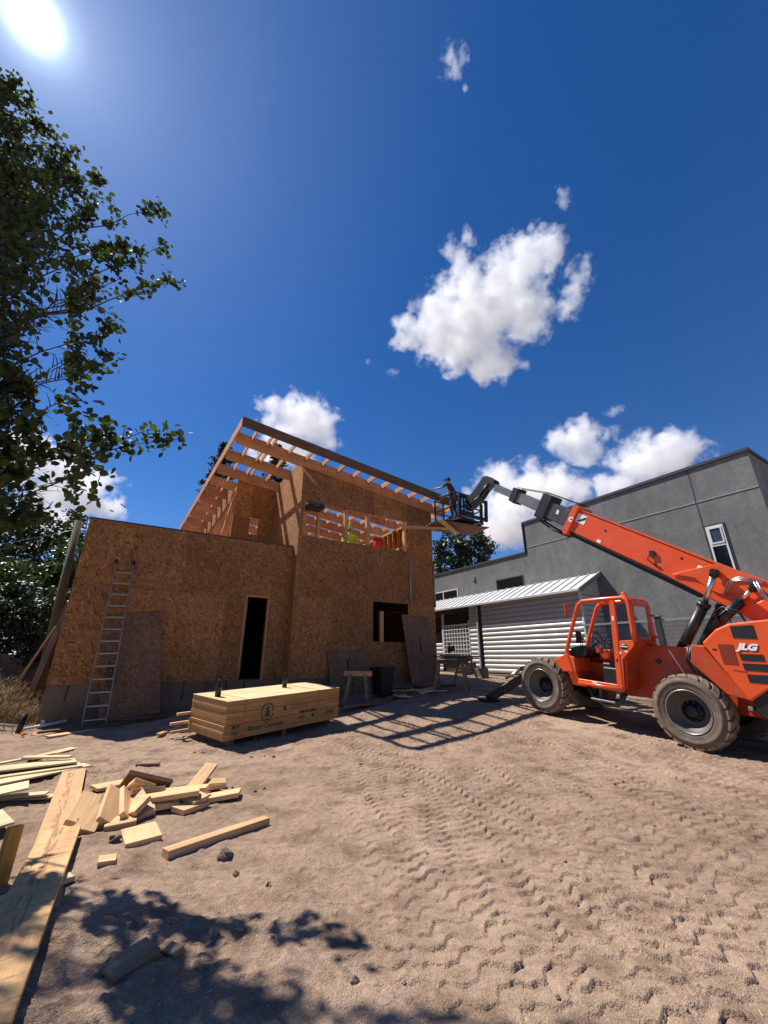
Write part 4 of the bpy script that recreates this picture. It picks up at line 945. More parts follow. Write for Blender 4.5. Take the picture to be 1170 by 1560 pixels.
# ------------------------------------------------ work platform on the forks
PT = T @ Matrix.Translation((7.7, -.72, 5.57)) @ Matrix.Rotation(_p, 4, 'Y')   # level again
plat = thing('work_platform', 'black steel work basket with rails carried on the telehandler forks', 'work platform', PT)
def pp(name, mb, mat, b=0.0): return emit(name, mb, mat, plat, PT, b)
hx, hy = .62, .70
mb = MB().box((-hx, -hy, .0), (-hx + .08, hy, .11)).box((hx - .08, -hy, .0), (hx, hy, .11)).box((-hx + .081, -hy, .0), (hx - .081, -hy + .08, .11)).box((-hx + .081, hy - .08, .0), (hx - .081, hy, .11))
pp('base_frame', mb, 'black', .006)
pp('floor_grate', MB().box((-hx + .082, -hy + .082, .06), (hx - .082, hy - .082, .09)), 'black')
for x in (-hx + .03, hx - .03):
    for yy in (-hy + .03, -.2, .25, hy - .03):
        pp('rail_post', MB().box((x - .025, yy - .025, .112), (x + .025, yy + .025, 1.05)), 'black')
mb = MB()
for z in (.55, 1.05):
    for x in (-hx + .03, hx - .03): mb.box((x - .022, -hy, z), (x + .022, hy, z + .045))
    for yy in (-hy + .03, hy - .03): mb.box((-hx + .055, yy - .022, z), (hx - .055, yy + .022, z + .045))
pp('guard_rail', mb, 'black')
pp('toe_board', MB().box((-hx - .01, -.2, .115), (-hx + .012, hy - .1, .40)), 'blackplastic')
PW = PT
def plank(name, cx, cy_, z, L, W, T_, yaw, mat, label, cat):
    return board(name, PT @ Matrix.Translation((cx, cy_, z)) @ Matrix.Rotation(R(yaw), 4, 'Z'), L, W, T_, mat, label, cat)
plank('plywood_sheet', -.02, .25, -.145, 2.3, 1.2, .03, 82, 'osb_grey', 'brown board sheet lying under the work basket on the forks', 'board')
plank('plank', .35, 1.25, -.215, 1.9, .24, .045, 64, 'pine', 'long timber plank reaching from the work basket towards the house wall', 'plank')
plank('plank', -.25, .75, -.26, 1.9, .19, .045, 120, 'pine', 'short pale plank sticking out under the front edge of the work basket', 'plank')
b = thing('tool_bucket', 'dark tool bag hung on the rail of the work basket', 'tool bag', PT @ Matrix.Translation((.0, .0, .095)))
emit('bag', MB().lathe([(0, 0), (.15, 0), (.18, .12), (.16, .32), (.13, .36)], (0, 0, 0), (0, 0, 1), 14), 'blackplastic', b, PT @ Matrix.Translation((.0, .0, .095)))
emit('coil', MB().pipe([(.2 * math.cos(t * .55), .2 * math.sin(t * .55), .25 + .012 * t) for t in range(24)], .016, 6), 'straw', b, PT @ Matrix.Translation((.0, .0, .095)))
# ================================================================== people: one skinned body each
def skin_body(name, joints, edges, parent, frame, mats, root=0, paint=None, sub=2):
    me = bpy.data.meshes.new(name)
    me.from_pydata([frame_inv_pt(parent, frame, j[0]) for j in joints], edges, [])
    o = bpy.data.objects.new(name, me); COL.objects.link(o)
    sm = o.modifiers.new('s', 'SKIN'); sm.use_smooth_shade = True
    for i, j in enumerate(joints):
        r = j[1]; me.skin_vertices[0].data[i].radius = (r, r) if not isinstance(r, tuple) else r
        me.skin_vertices[0].data[i].use_root = (i == root)
    ss = o.modifiers.new('d', 'SUBSURF'); ss.levels = sub; ss.render_levels = sub
    bpy.context.view_layer.update()
    dm = bpy.data.meshes.new_from_object(o.evaluated_get(bpy.context.evaluated_depsgraph_get()))
    o.modifiers.clear(); o.data = dm; bpy.data.meshes.remove(me)
    for m in mats: dm.materials.append(M[m])
    if paint:
        for p in dm.polygons: p.material_index = paint(p.center); p.use_smooth = True
    o.parent = parent; WORLD[o] = WORLD[parent].copy()
    return o
def frame_inv_pt(parent, frame, p): return tuple(WORLD[parent].inverted() @ frame @ Vector(p))

def hand(joints, edges, wrist_i, pos, d, palm_n, side):
    """five short finger chains off a palm; d: direction of the hand"""
    d = Vector(d).normalized(); n = Vector(palm_n).normalized(); w = d.cross(n).normalized()
    pos = Vector(pos); k = len(joints); joints.append((tuple(pos + d * .05), (.034, .018))); edges.append((wrist_i, k))
    for i, (off, ln) in enumerate(((-.030, .070), (-.010, .080), (.010, .075), (.030, .060))):
        a = pos + d * .09 + w * off; j = len(joints)
        joints.append((tuple(a), .009)); edges.append((k, j))
        joints.append((tuple(a + d * ln * .55 - n * ln * .25), .008)); edges.append((j, j + 1))
        joints.append((tuple(a + d * ln * .70 - n * ln * .62), .007)); edges.append((j + 1, j + 2))
    j = len(joints); a = pos + d * .03 + w * (-.045 * side)
    joints.append((tuple(a), .011)); edges.append((k, j)); joints.append((tuple(a + d * .045 - n * .02 + w * (-.012 * side)), .009)); edges.append((j, j + 1))

def make_person(label, mtx, shirt, legs_, pose, cap='cap', belt=True, vest=False):
    p = thing('person', label, 'person', mtx)
    # local: facing +y, x to their right
    J = []; E = []
    def add(pt, r, frm=None):
        J.append((pt, r)); i = len(J) - 1
        if frm is not None: E.append((frm, i))
        return i
    l = pose.get('lean', (0, 0)); lx, ly = l
    pel = add((0, 0, .95), (.155, .115)); wa = add((lx * .3, ly * .3, 1.12), (.145, .10), pel); ch = add((lx * .8, ly * .8, 1.34), (.175, .115), wa)
    nb = add((lx, ly, 1.47), (.085, .075), ch); nk = add((lx * 1.05, ly * 1.08 + .01, 1.545), .056, nb); hd = add((lx * 1.08, ly * 1.12 + .025, 1.635), (.072, .085), nk); tp_ = add((lx * 1.08, ly * 1.14 + .02, 1.71), (.066, .078), hd)
    for sd in (-1, 1):
        hp = add((sd * .10, 0, .90), .098, pel); f = pose['foot'][sd]
        kn = add((sd * .11 + f[0] * .4, f[1] * .35 + .05, .50), .066, hp); an = add((sd * .12 + f[0], f[1] - .02, .10), .046, kn); to = add((sd * .14 + f[0], f[1] + .14, .045), (.045, .035), an)
        sh = add((lx + sd * .20, ly, 1.43), .064, nb); el, wr = pose['arm'][sd]
        e = add(tuple(Vector((lx, ly, 0)) + Vector(el)), .045, sh); w = add(tuple(Vector((lx, ly, 0)) + Vector(wr)), .030, e)
        dr = Vector(wr) - Vector(el); hand(J, E, w, Vector((lx, ly, 0)) + Vector(wr), dr, (0, 0.2, 1), sd)
    sleeve = pose.get('sleeve', .16)
    elb = {sd: Vector((lx, ly, 0)) + Vector(pose['arm'][sd][0]) for sd in (-1, 1)}; shd = {sd: Vector((lx + sd * .20, ly, 1.43)) for sd in (-1, 1)}
    W = WORLD[p].inverted() @ mtx
    def paint(c):
        z = c.z
        if z < .11: return 3
        arms = [Vector(pose['arm'][sd][1]) + Vector((lx, ly, 0)) for sd in (-1, 1)]
        for sd in (-1, 1):
            if abs(c.x - lx) > .2 or c.y - ly > .16:
                if (c - elb[sd]).dot((shd[sd] - elb[sd]).normalized()) < (0.10 if sleeve > 0 else -9) and z > .98 and (c - elb[sd]).length < .55 and (abs(c.x - lx) > .235 or c.y - ly > .19): return 2
        if z < .985: return 1
        if z < 1.515: return 0
        return 2
    skin_body('body', J, E, p, mtx, [shirt, legs_, 'skin', 'leather'], 0, paint)
    hc = Vector((lx * 1.08, ly * 1.14 + .02, 1.665))
    mb = MB().sphere(hc + Vector((0, .0, .035)), .098, 16, 8, (.92, 1.08, .86)); mb.v = [(v[0], v[1], max(v[2], hc.z + .03)) for v in mb.v]
    mb.prism([(hc.x - .07, hc.y + .085, hc.z + .032), (hc.x + .07, hc.y + .085, hc.z + .032), (hc.x + .045, hc.y + .175, hc.z + .022), (hc.x - .045, hc.y + .175, hc.z + .022)], (0, 0, .012))
    emit('cap', mb, cap, p, mtx)
    mb = MB().sphere(hc + Vector((0, -.03, -.005)), .088, 12, 8, (.92, .8, .9)); emit('hair', mb, 'cap', p, mtx)
    mb = MB().prism([(hc.x - .013, hc.y + .086, hc.z - .03), (hc.x + .013, hc.y + .086, hc.z - .03), (hc.x, hc.y + .115, hc.z - .035)], (0, 0, .035)); emit('nose', mb, 'skin', p, mtx)
    for sd in (-1, 1):
        emit('ear', MB().sphere(hc + Vector((sd * .082, .005, -.01)), .026, 8, 6, (.4, .7, 1.1)), 'skin', p, mtx)
        emit('eye', MB().sphere(hc + Vector((sd * .032, .078, .005)), .012, 8, 6), 'letterwhite', p, mtx)
    emit('mouth', MB().box((hc.x - .025, hc.y + .075, hc.z - .066), (hc.x + .025, hc.y + .092, hc.z - .058)), 'maroon', p, mtx)
    if belt:
        mb = MB()
        n = 20; ring = [(lx * .2 + .168 * math.cos(2 * math.pi * i / n), ly * .2 + .128 * math.sin(2 * math.pi * i / n), 1.0) for i in range(n + 1)]
        mb.pipe(ring, .03, 6, False)
        emit('tool_belt', mb, 'leather', p, mtx)
        for sx in (-.16, .17):
            emit('tool_pouch', MB().prism([(sx - .07, -.16, .80), (sx + .07, -.16, .80), (sx + .085, -.16, 1.0), (sx - .085, -.16, 1.0)], (0, .09, 0)), 'leather', p, mtx, .01)
        mb = MB().pipe([(-.08, -.118, 1.0), (-.09, -.135 + ly * .8, 1.3), (-.08, ly - .06, 1.50)], .018, 5).pipe([(.08, -.118, 1.0), (.09, -.135 + ly * .8, 1.3), (.08, ly - .06, 1.50)], .018, 5)
        emit('braces', mb, 'leather', p, mtx)
    return p
pw = PT @ Matrix.Translation((-.25, .45, .10))
# facing the roof edge: local +y ahead; the platform's x points ahead, its y to the left
make_person('worker in maroon shirt, tool belt and black cap standing in the work basket', pw @ Matrix.Rotation(R(-62), 4, 'Z'), 'maroon', 'trousers',
            dict(lean=(-.03, .12), foot={-1: (-.02, .04), 1: (.05, -.06)}, arm={-1: ((-.34, .22, 1.24), (-.30, .46, 1.28)), 1: ((.30, .16, 1.20), (.20, .40, 1.14))}))
emit('inner_ledge', MB().box((7.0, TV + .17, 5.19), (8.5, TV + .75, 5.225)), 'fir_x', house, UV)
d = w2(6.42, 12.72, 4.26)
make_person('worker in bright yellow top standing on the upper floor behind the long window opening', Matrix.Translation(d) @ Matrix.Rotation(R(205), 4, 'Z'), 'hivis', 'trousers',
            dict(lean=(0, .08), foot={-1: (0, .1), 1: (0, -.05)}, arm={-1: ((-.30, .08, 1.17), (-.22, .34, 1.12)), 1: ((.31, .05, 1.17), (.22, .30, 1.1))}, sleeve=0), cap='hivis', belt=False)
# ================================================================== bundle of lumber
SA_ = R(19.8)
ex = UV.to_3x3() @ Vector((math.cos(SA_), math.sin(SA_), .03)); ey = UV.to_3x3() @ Vector((-math.sin(SA_), math.cos(SA_), .053))
ST = basis(w2(1.763, 8.031, .05), ex, ey)
SL, SW, SH = 2.79, 1.22, .70
stack = thing('lumber_bundle', 'strapped bundle of laminated lumber printed with a green tree, before the house', 'lumber bundle', ST @ Matrix.Translation((SL / 2, SW / 2, 0)))
rnd = random.Random(4)
zz = [(0.075, .115, 0.0), (.120, .31, -.02), (.318, .50, .005), (.508, .695, 0.0)]
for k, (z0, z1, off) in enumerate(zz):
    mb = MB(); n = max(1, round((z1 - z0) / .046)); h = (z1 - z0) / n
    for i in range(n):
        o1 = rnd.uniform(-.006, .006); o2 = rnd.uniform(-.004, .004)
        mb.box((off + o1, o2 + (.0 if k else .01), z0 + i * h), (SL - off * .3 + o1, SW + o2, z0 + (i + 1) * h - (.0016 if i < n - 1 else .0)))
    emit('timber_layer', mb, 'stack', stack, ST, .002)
emit('top_sheet', MB().box((-.004, -.004, .6965), (SL + .004, SW + .004, .706)), 'stack_sunlit', stack, ST)
for x in (.15, 1.3, 2.5): emit('bearer', MB().box((x, .05, -.06), (x + .09, SW - .05, .073)), 'oldwood', stack, ST)
for x in (.36, 2.16):
    mb = MB().box((x, -.012, .07), (x + .018, -.0085, .706)).box((x, -.012, .7075), (x + .018, SW + .012, .7095))
    emit('strap', mb, 'strap', stack, ST)
for x, z in ((1.3, .506), (.2, .316)): emit('strap_end', MB().box((x, -.011, z - .1), (x + .012, -.0085, z + .08)), 'strap', stack, ST)
FT = ST @ basis((0, -.0092, 0), (1, 0, 0), (0, 0, 1))
def print_(name, mb, mat): return emit(name, mb, mat, stack, FT)
# the tree in a broken ring
mb = MB(); cx, cz, r = .86, .435, .145
for k in range(30):
    if k in (7, 15, 22, 29): continue
    a0, a1 = 2 * math.pi * k / 30, 2 * math.pi * (k + .97) / 30
    mb.add([(cx + r * math.cos(a0), cz + r * 1.12 * math.sin(a0), 0), (cx + r * math.cos(a1), cz + r * 1.12 * math.sin(a1), 0), (cx + (r - .024) * math.cos(a1), cz + (r - .024) * 1.12 * math.sin(a1), 0), (cx + (r - .024) * math.cos(a0), cz + (r - .024) * 1.12 * math.sin(a0), 0)], [(0, 3, 2, 1)])
for w, z0, z1 in ((.085, -.085, -.02), (.07, -.045, .02), (.055, -.005, .06), (.036, .04, .118)):
    mb.add([(cx - w, cz + z0, .0003), (cx - w * .3, cz + z0 + .012, .0003), (cx + w * .25, cz + z0 + .004, .0003), (cx + w, cz + z0 + .004, .0003), (cx + .006, cz + z1, .0003)], [(0, 1, 2, 3, 4)])
mb.add([(cx - .012, cz - .125, .0003), (cx + .012, cz - .125, .0003), (cx + .012, cz - .08, .0003), (cx - .012, cz - .08, .0003)], [(0, 1, 2, 3)])
print_('printed_emblem', mb, 'ink_green')
def word(body, size, x, z, sx=1.0, shear=0.0, bold=.0, mat='ink_green'):
    m = text_mb(body, size, shear, bold); m.xf(Matrix.Translation((x, z, .0004)) @ Matrix.Diagonal((sx, 1, .3, 1))); print_('printed_lettering', m, mat)
word('Boise Cascade', .115, .86, .205, 1.22, .15, .001)
word('VERSA-LAM', .075, 1.86, .335, 1.15, 0, .002, 'ink_black'); word('18 27', .075, 1.72, .235, 1.0, 0, .002); word('08', .085, 2.03, .235, 1.0, 0, .004)
word('3-PLY', .08, 2.52, .245, 1.15, .1, .002, 'ink_black'); word('400S', .075, .20, .27, 1.1, .1, .002, 'ink_black'); word('7N2', .085, .19, .165, 1.0, 0, .001)
word('B', .07, 1.27, .45, 1.0, 0, .001, 'ink_black'); print_('printed_box', MB().add([(1.45, .42, 0), (1.70, .42, 0), (1.70, .49, 0), (1.45, .49, 0)], [(0, 1, 2, 3)]).add([(1.74, .43, 0), (1.86, .43, 0), (1.86, .50, 0), (1.74, .50, 0)], [(0, 1, 2, 3)]), m_plain('faint_print', (0.30, 0.17, 0.08), 0.8, 0, .3, 40))
print_('printed_seal', MB().lathe([(.035, 0), (.025, 0)], (1.27, .45, .0002), (0, 0, 1), 18), 'ink_black')
# ends of battens poking out behind the bundle
for i, (y, z, e) in enumerate(((1.24, .44, .10), (1.27, .27, .16), (1.25, .12, .12))):
    board('batten', ST @ Matrix.Translation((.25 - e, y + .05 * i, z - .09)) , .8, .05, .045, 'pine', ('pale batten end poking out high behind the bundle of lumber', 'longest pale batten end poking out halfway up behind the bundle of lumber', 'pale batten end poking out low behind the bundle of lumber')[i], 'batten', 'battens behind the lumber bundle')
def bottle(x, y, label, h, r):
    mt = ST @ Matrix.Translation((x, y, .706)); b = thing('bottle', label, 'bottle', mt, 'black drinking bottles')
    emit('flask', MB().lathe([(0, 0), (r, .004), (r, h * .60), (r * .93, h * .66), (r * .55, h * .76), (r * .46, h * .80), (0, h * .80)], (0, 0, 0), (0, 0, 1), 20), 'black', b, mt)
    emit('lid', MB().lathe([(r * .52, h * .802), (r * .52, h * .92), (r * .40, h * .95), (0, h * .95)], (0, 0, 0), (0, 0, 1), 16), 'blackplastic', b, mt)
    emit('loop', MB().pipe([(r * .5 * math.cos(t), 0, h * .95 + h * .06 * math.sin(t)) for t in [math.pi * i / 6 for i in range(7)]], .006, 6), 'blackplastic', b, mt)
bottle(.16, .62, 'black bottle standing on the near end of the lumber bundle', .30, .055)
bottle(1.86, .80, 'black bottle standing on the lumber bundle at the end nearer the sawhorse', .31, .052)

# ================================================================== ladder and leaning sheets
l0 = UV @ Vector((-.22, 12.02, .03)); l1 = UV @ Vector((-.33, 12.36, 3.78))
LZ = (l1 - l0).normalized(); LX = UV.to_3x3() @ Vector((1, 0, 0)); LX = (LX - LZ * LX.dot(LZ)).normalized(); LM = basis(l0, LX, LZ)   # local y runs up the ladder
lad = thing('ladder', 'aluminium extension ladder leaning on the strand board wall at its left end', 'ladder', LM)
ll = (l1 - l0).length
def lx_(t): return .225 - .03 * t / ll
for sd in (-1, 1):
    r_ = emit('rail', MB().beam((sd * lx_(0), 0, 0), (sd * lx_(ll), ll, 0), .028, .07, (0, 0, 1)), 'alu', lad, LM, .003)
    emit('end_cap', MB().box((sd * lx_(ll) - .03, ll, -.045), (sd * lx_(ll) + .03, ll + .12, .045)), 'blackplastic', r_, LM, .01)
    emit('foot', MB().box((sd * lx_(0) - .03, -.06, -.05), (sd * lx_(0) + .03, 0, .05)), 'blackplastic', r_, LM, .008)
for i in range(13):
    t = .12 + i * .285
    emit('rung', MB().box((-lx_(t) + .015, t - .018, -.02), (lx_(t) - .015, t + .018, .02)), 'alubright', lad, LM, .006)

def sheet(name, bl, br, tl, th, mat, label, cat='board sheet', group=None):
    """sheet leaning with its lower corners at bl, br and a top corner at tl"""
    bl, br, tl = Vector(bl), Vector(br), Vector(tl); m = basis(bl, br - bl, tl - bl); w = (br - bl).length; h = (tl - bl).dot(m.to_3x3().col[1])
    m2 = m @ Matrix(((1, 0, 0, 0), (0, 0, 1, 0), (0, -1, 0, 0), (0, 0, 0, 1)))        # local x across, z up the sheet
    return emit(name, MB().box((0, 0, 0), (w, th, h)), mat, None, m2, .002, m2, label, cat, group), m2
so1, sm1 = sheet('board_sheet', w2(-.16, 12.17, .04), w2(1.08, 12.13, .22), w2(-.48, 12.45, 2.46), .015, 'osb_grey', 'greyish strand board sheet with a stamp leaning behind the foot of the ladder')
mb = text_mb('OXO', .15, 0, .004).xf(Matrix.Translation((.20, -.002, .98)) @ Matrix.Rotation(R(90), 4, 'X') @ Matrix.Rotation(R(90), 4, 'Z') @ Matrix.Diagonal((1.3, 1, .3, 1)))
emit('stamp', mb, 'ink_black', so1, sm1); emit('stamp_line', MB().box((.10, -.003, .62), (.115, -.0005, 1.28)).box((.30, -.003, .68), (.308, -.0005, 1.28)).box((.10, -.003, 1.28), (.308, -.0005, 1.29)).box((.17, -.003, .64), (.185, -.0005, .74)), 'ink_black', so1, sm1)
zb = zg_uv(8.9, 11.4)
so2, sm2 = sheet('board_sheet', w2(8.30, 11.50, .46), w2(9.56, 11.55, .46), w2(8.22, 12.06, 2.92), .015, 'osb_grey', 'tall strand board sheet leaning over the ground floor window opening')
emit('stamp', MB().prism([(.62, -.002, 1.75), (.66, -.002, 1.75), (.70, -.002, 1.30), (.60, -.002, 1.10)], (0, .0015, 0)), 'ink_black', so2, sm2)
so3, sm3 = sheet('board_sheet', w2(5.50, 11.70, .30), w2(6.30, 11.70, .32), w2(5.42, 12.06, 1.70), .015, 'osb_grey', 'short grey board sheet leaning on the wall behind the sawhorse, leftmost of two')
emit('stamp', MB().prism([(.60, -.002, 1.10), (.68, -.002, 1.12), (.66, -.002, .80), (.62, -.002, .78)], (0, .0015, 0)), 'ink_black', so3, sm3)
sheet('board_sheet', w2(6.26, 11.64, .30), w2(6.86, 11.66, .32), w2(6.20, 12.02, 1.68), .012, 'osb_grey', 'narrow grey board sheet leaning on the wall behind the black bin')

# ================================================================== sawhorses, bin, mitre saw
def sawhorse(u, v, yaw, label, top='amber', L=1.05, H=.76):
    p = w2(u, v); z = zs(p.x, p.y); m = Matrix.Translation((p.x, p.y, z)) @ Matrix.Rotation(R(32 + yaw), 4, 'Z')
    t = thing('sawhorse', label, 'sawhorse', m, 'sawhorses in front of the house')
    emit('top_beam', MB().box((-L / 2, -.05, H - .09), (L / 2, .05, H + .05)), top, t, m, .004)
    for sx in (-1, 1):
        for sy in (-1, 1):
            emit('leg', MB().beam((sx * (L / 2 - .2), sy * .055, H - .04), (sx * (L / 2 - .08), sy * .26, 0), .035, .085, (1, 0, 0)), 'dirty_shaded_wood', t, m, .003)  # legs' dull timber colour carries the shade they stand in
        emit('cross_tie', MB().box((sx * (L / 2 - .14) - .012, -.16, .36), (sx * (L / 2 - .14) + .012, .16, .43)), 'pine', t, m)
    return t
sawhorse(5.95, 10.95, -38, 'wooden sawhorse with an orange brown top beside the black bin', 'fir_x', .82, .76)
sawhorse(9.0, 10.4, -50, 'wooden sawhorse under the mitre saw near the white lattice screen', 'oldwood', 1.15, .86)
sawhorse(10.1, 10.9, 20, 'wooden sawhorse standing in front of the white lattice screen', 'oldwood', 1.0, .84)
p = w2(6.75, 10.9); bm = Matrix.Translation((p.x, p.y, zs(p.x, p.y))) @ Matrix.Rotation(R(40), 4, 'Z') @ Matrix.Diagonal((.74, .74, .9, 1))
b = thing('waste_bin', 'big black plastic bin beside the wooden sawhorse', 'bin', bm)
emit('tub', MB().prism([(-.27, -.27, .05), (.27, -.27, .05), (.27, .27, .05), (-.27, .27, .05)], (0, 0, .02)).add(
    [(-.27, -.27, .07), (.27, -.27, .07), (.27, .27, .07), (-.27, .27, .07), (-.36, -.34, .86), (.36, -.34, .86), (.36, .34, .86), (-.36, .34, .86)],
    [(0, 1, 5, 4), (1, 2, 6, 5), (2, 3, 7, 6), (3, 0, 4, 7)]), 'blackplastic', b, bm)
emit('rim', MB().box((-.39, -.37, .84), (.39, -.33, .90)).box((-.39, .33, .84), (.39, .37, .90)).box((-.39, -.329, .84), (-.35, .329, .90)).box((.35, -.329, .84), (.39, .329, .90)), 'blackplastic', b, bm, .006)
p = w2(9.05, 10.45); mm = Matrix.Translation((p.x, p.y, zs(p.x, p.y) + .91)) @ Matrix.Rotation(R(-10), 4, 'Z')
ms = thing('mitre_saw', 'dark mitre saw set on the sawhorse in front of the white lattice screen', 'saw', mm)
emit('saw_base', MB().box((-.30, -.22, 0), (.30, .22, .06)).lathe([(0, .06), (.2, .06), (.2, .08), (0, .08)], (0, 0, 0), (0, 0, 1), 20), 'blackplastic', ms, mm)
emit('saw_head', MB().tube((-.04, .05, .30), (.16, .05, .34), .085, n=12).box((-.08, -.02, .18), (.02, .22, .40)).tube((.0, -.05, .40), (.0, -.25, .46), .025, n=8), 'blackplastic', ms, mm, .01)
emit('blade', MB().lathe([(0, 0), (.15, 0), (.15, .004), (0, .004)], (-.06, .02, .24), (1, 0, 0), 24), 'alu', ms, mm)
emit('fence_bar', MB().box((-.34, .12, .081), (.34, .14, .15)), 'alu', ms, mm)
p = w2(9.55, 10.75)
board('plank', Matrix.Translation((p.x, p.y, zs(p.x, p.y) + .91)) @ Matrix.Rotation(R(24), 4, 'Z'), 2.2, .2, .045, 'oldwood', 'dark plank laid across the sawhorses beside the mitre saw', 'plank')
# planks and scrap in the shade at the foot of the wall
rnd = random.Random(9)
SC = [(5.85, 10.05, 4, 1.75, .30, 'grey brown board lying in the shade between the lumber bundle and the bin', 'osb_grey'),
      (7.05, 10.35, 20, 1.2, .14, 'scrap timber lying in the shade right in front of the black bin', 'oldwood'),
      (7.5, 10.75, -35, .9, .24, 'wide scrap board lying aslant in the shade right of the black bin', 'pine'),
      (7.9, 11.15, 8, 1.6, .14, 'long scrap timber lying in the shade left of the tall leaning sheet', 'oldwood'),
      (8.3, 10.6, 30, 1.3, .19, 'scrap plank lying in the shade before the tall leaning sheet', 'pine'),
      (8.8, 10.95, -8, 1.5, .14, 'scrap timber lying along the foot of the tall leaning sheet', 'oldwood'),
      (7.6, 11.35, 2, 1.4, .20, 'brown board lying close to the wall under the ground floor window', 'fir_x'),
      (.15, 11.6, 8, 2.6, .12, 'long dark timber lying along the foundation right of the ladder', 'oldwood'),
      (1.35, 11.75, 11, 2.2, .14, 'long dark timber lying along the foundation below the wing door', 'oldwood'),
      (3.15, 11.5, 10, 2.0, .3, 'dark board lying in the shade behind the lumber bundle', 'osb_grey')]
for u, v, yaw, L, W, lab, mt in SC:
    p = w2(u, v); board('scrap_board', Matrix.Translation((p.x, p.y, zs(p.x, p.y) + .03)) @ Matrix.Rotation(R(32 + yaw), 4, 'Z') @ Matrix.Rotation(R(rnd.uniform(-2, 2)), 4, 'Y'), L, W, .04, mt, lab, 'board', 'scrap boards along the house')
for i in range(14):
    u, v = rnd.uniform(6.9, 8.6), rnd.uniform(10.0, 11.3); p = w2(u, v)
    board('wood_scrap', Matrix.Translation((p.x, p.y, zs(p.x, p.y) + .03 + .03 * rnd.random())) @ Matrix.Rotation(R(rnd.uniform(0, 180)), 4, 'Z') @ Matrix.Rotation(R(rnd.uniform(-8, 8)), 4, 'Y'), rnd.uniform(.3, .9), rnd.uniform(.07, .2), .035, 'oldwood' if i % 2 else 'pine', 'small piece of scrap wood in the shaded heap between bin and tall leaning sheet', 'wood scrap', 'scrap heap in the shade under the window')
# concrete lumps and the condenser box by the lean-to
for u, v, s_, lab in ((12.75, 14.0, .42, 'square concrete block lying below the white lattice screen'), (12.5, 12.6, .36, 'concrete block lying in front of the white slatted wall')):
    p = w2(u, v); z = zs(p.x, p.y)
    emit('concrete_block', MB().box((u - s_ / 2, v - s_ * .7, z - .1), (u + s_ / 2, v + s_ * .7, z + .32)), 'concrete', None, UV, .02, None, lab, 'concrete block')
ac = thing('air_conditioner', 'dark boxy outdoor unit on the ground beside the white lattice screen', 'air conditioner', UV @ Matrix.Translation((13.3, 14.2, .74)))
emit('case', MB().box((13.08, 13.86, .76), (13.50, 14.56, 1.25)), 'steelgrey', ac, UV, .012)
emit('grille', MB().lathe([(.06, 0), (.16, 0), (.16, .012), (.06, .012)], (13.066, 14.2, 1.0), (1, 0, 0), 20), 'blackplastic', ac, UV)
emit('base', MB().box((13.0, 13.8, .55), (13.55, 14.62, .758)), 'concrete', ac, UV)

# ================================================================== inside the upper floor
def cyl_thing(name, mt, prof, mat, label, cat): return emit(name, MB().lathe(prof, (0, 0, 0), (0, 0, 1), 20), mat, None, mt, 0, mt, label, cat)
p = w2(7.62, 12.62, 5.226); ck = thing('water_cooler', 'round red water cooler standing behind the sill of the long window opening', 'cooler', Matrix.Translation(p))
emit('drum', MB().lathe([(0, 0), (.17, .0), (.19, .04), (.19, .42), (.17, .46), (0, .46)], p, (0, 0, 1), 20), 'red', ck)
emit('lid', MB().lathe([(.195, .461), (.195, .53), (.15, .56), (0, .565)], p, (0, 0, 1), 20), 'red', ck)
emit('tap', MB().tube(Vector(p) + Vector((.10, -.16, .07)), Vector(p) + Vector((.13, -.22, .07)), .02, n=8), 'letterwhite', ck)
p = w2(4.72, 12.03, 6.185); tm = Matrix.Translation(p) @ Matrix.Rotation(R(32), 4, 'Z') @ Matrix.Rotation(R(-8), 4, 'Y')
tb = thing('tool_case', 'dark grey tool case lying up in the left corner of the long window opening', 'tool case', tm)
emit('case', MB().box((-.30, -.22, 0), (.30, .22, .12)), 'blackplastic', tb, tm, .02); emit('lid', MB().box((-.29, -.21, .124), (.29, .21, .19)), 'steelgrey', tb, tm, .02); emit('handle', MB().pipe([(-.09, -.22, .08), (-.08, -.28, .09), (.08, -.28, .09), (.09, -.22, .08)], .012, 6), 'alu', tb, tm)

# ================================================================== offcuts in the foreground
def plank_at(x0, y0, x1, y1, W, T_, z0, z1, mat, label, cat='plank', group=None, name='plank'):
    a, b_ = Vector((x0, y0, z0)), Vector((x1, y1, z1)); d = b_ - a; c = (a + b_) / 2
    m = basis(c, d, Vector((-d.y, d.x, 0))); return board(name, m, d.length, W, T_, mat, label, cat, group)
zA0, zA1 = zg(-4.1, 6.15), zg(-2.9, 4.3)
plank_at(-4.16, 6.20, -2.1, 3.05, .255, .045, zA0 + .015, zA1 - .01, 'lvl', 'long laminated plank with dark glue lines, its far half bare beside the offcut pile', 'plank')
plank_at(-2.715, 4.06, -1.10, 1.25, .265, .045, zA1 + .075, zA1 + .065, 'lvl', 'laminated plank nearest the camera, lying on top of the longer one under tree shade', 'plank')
plank_at(-1.70, 3.80, -1.12, 4.56, .10, .06, zg(-1.68, 3.82) + .0, zg(-1.14, 4.56) + .0, 'pine', 'long square timber lying alone on the earth right of the offcut pile', 'timber')
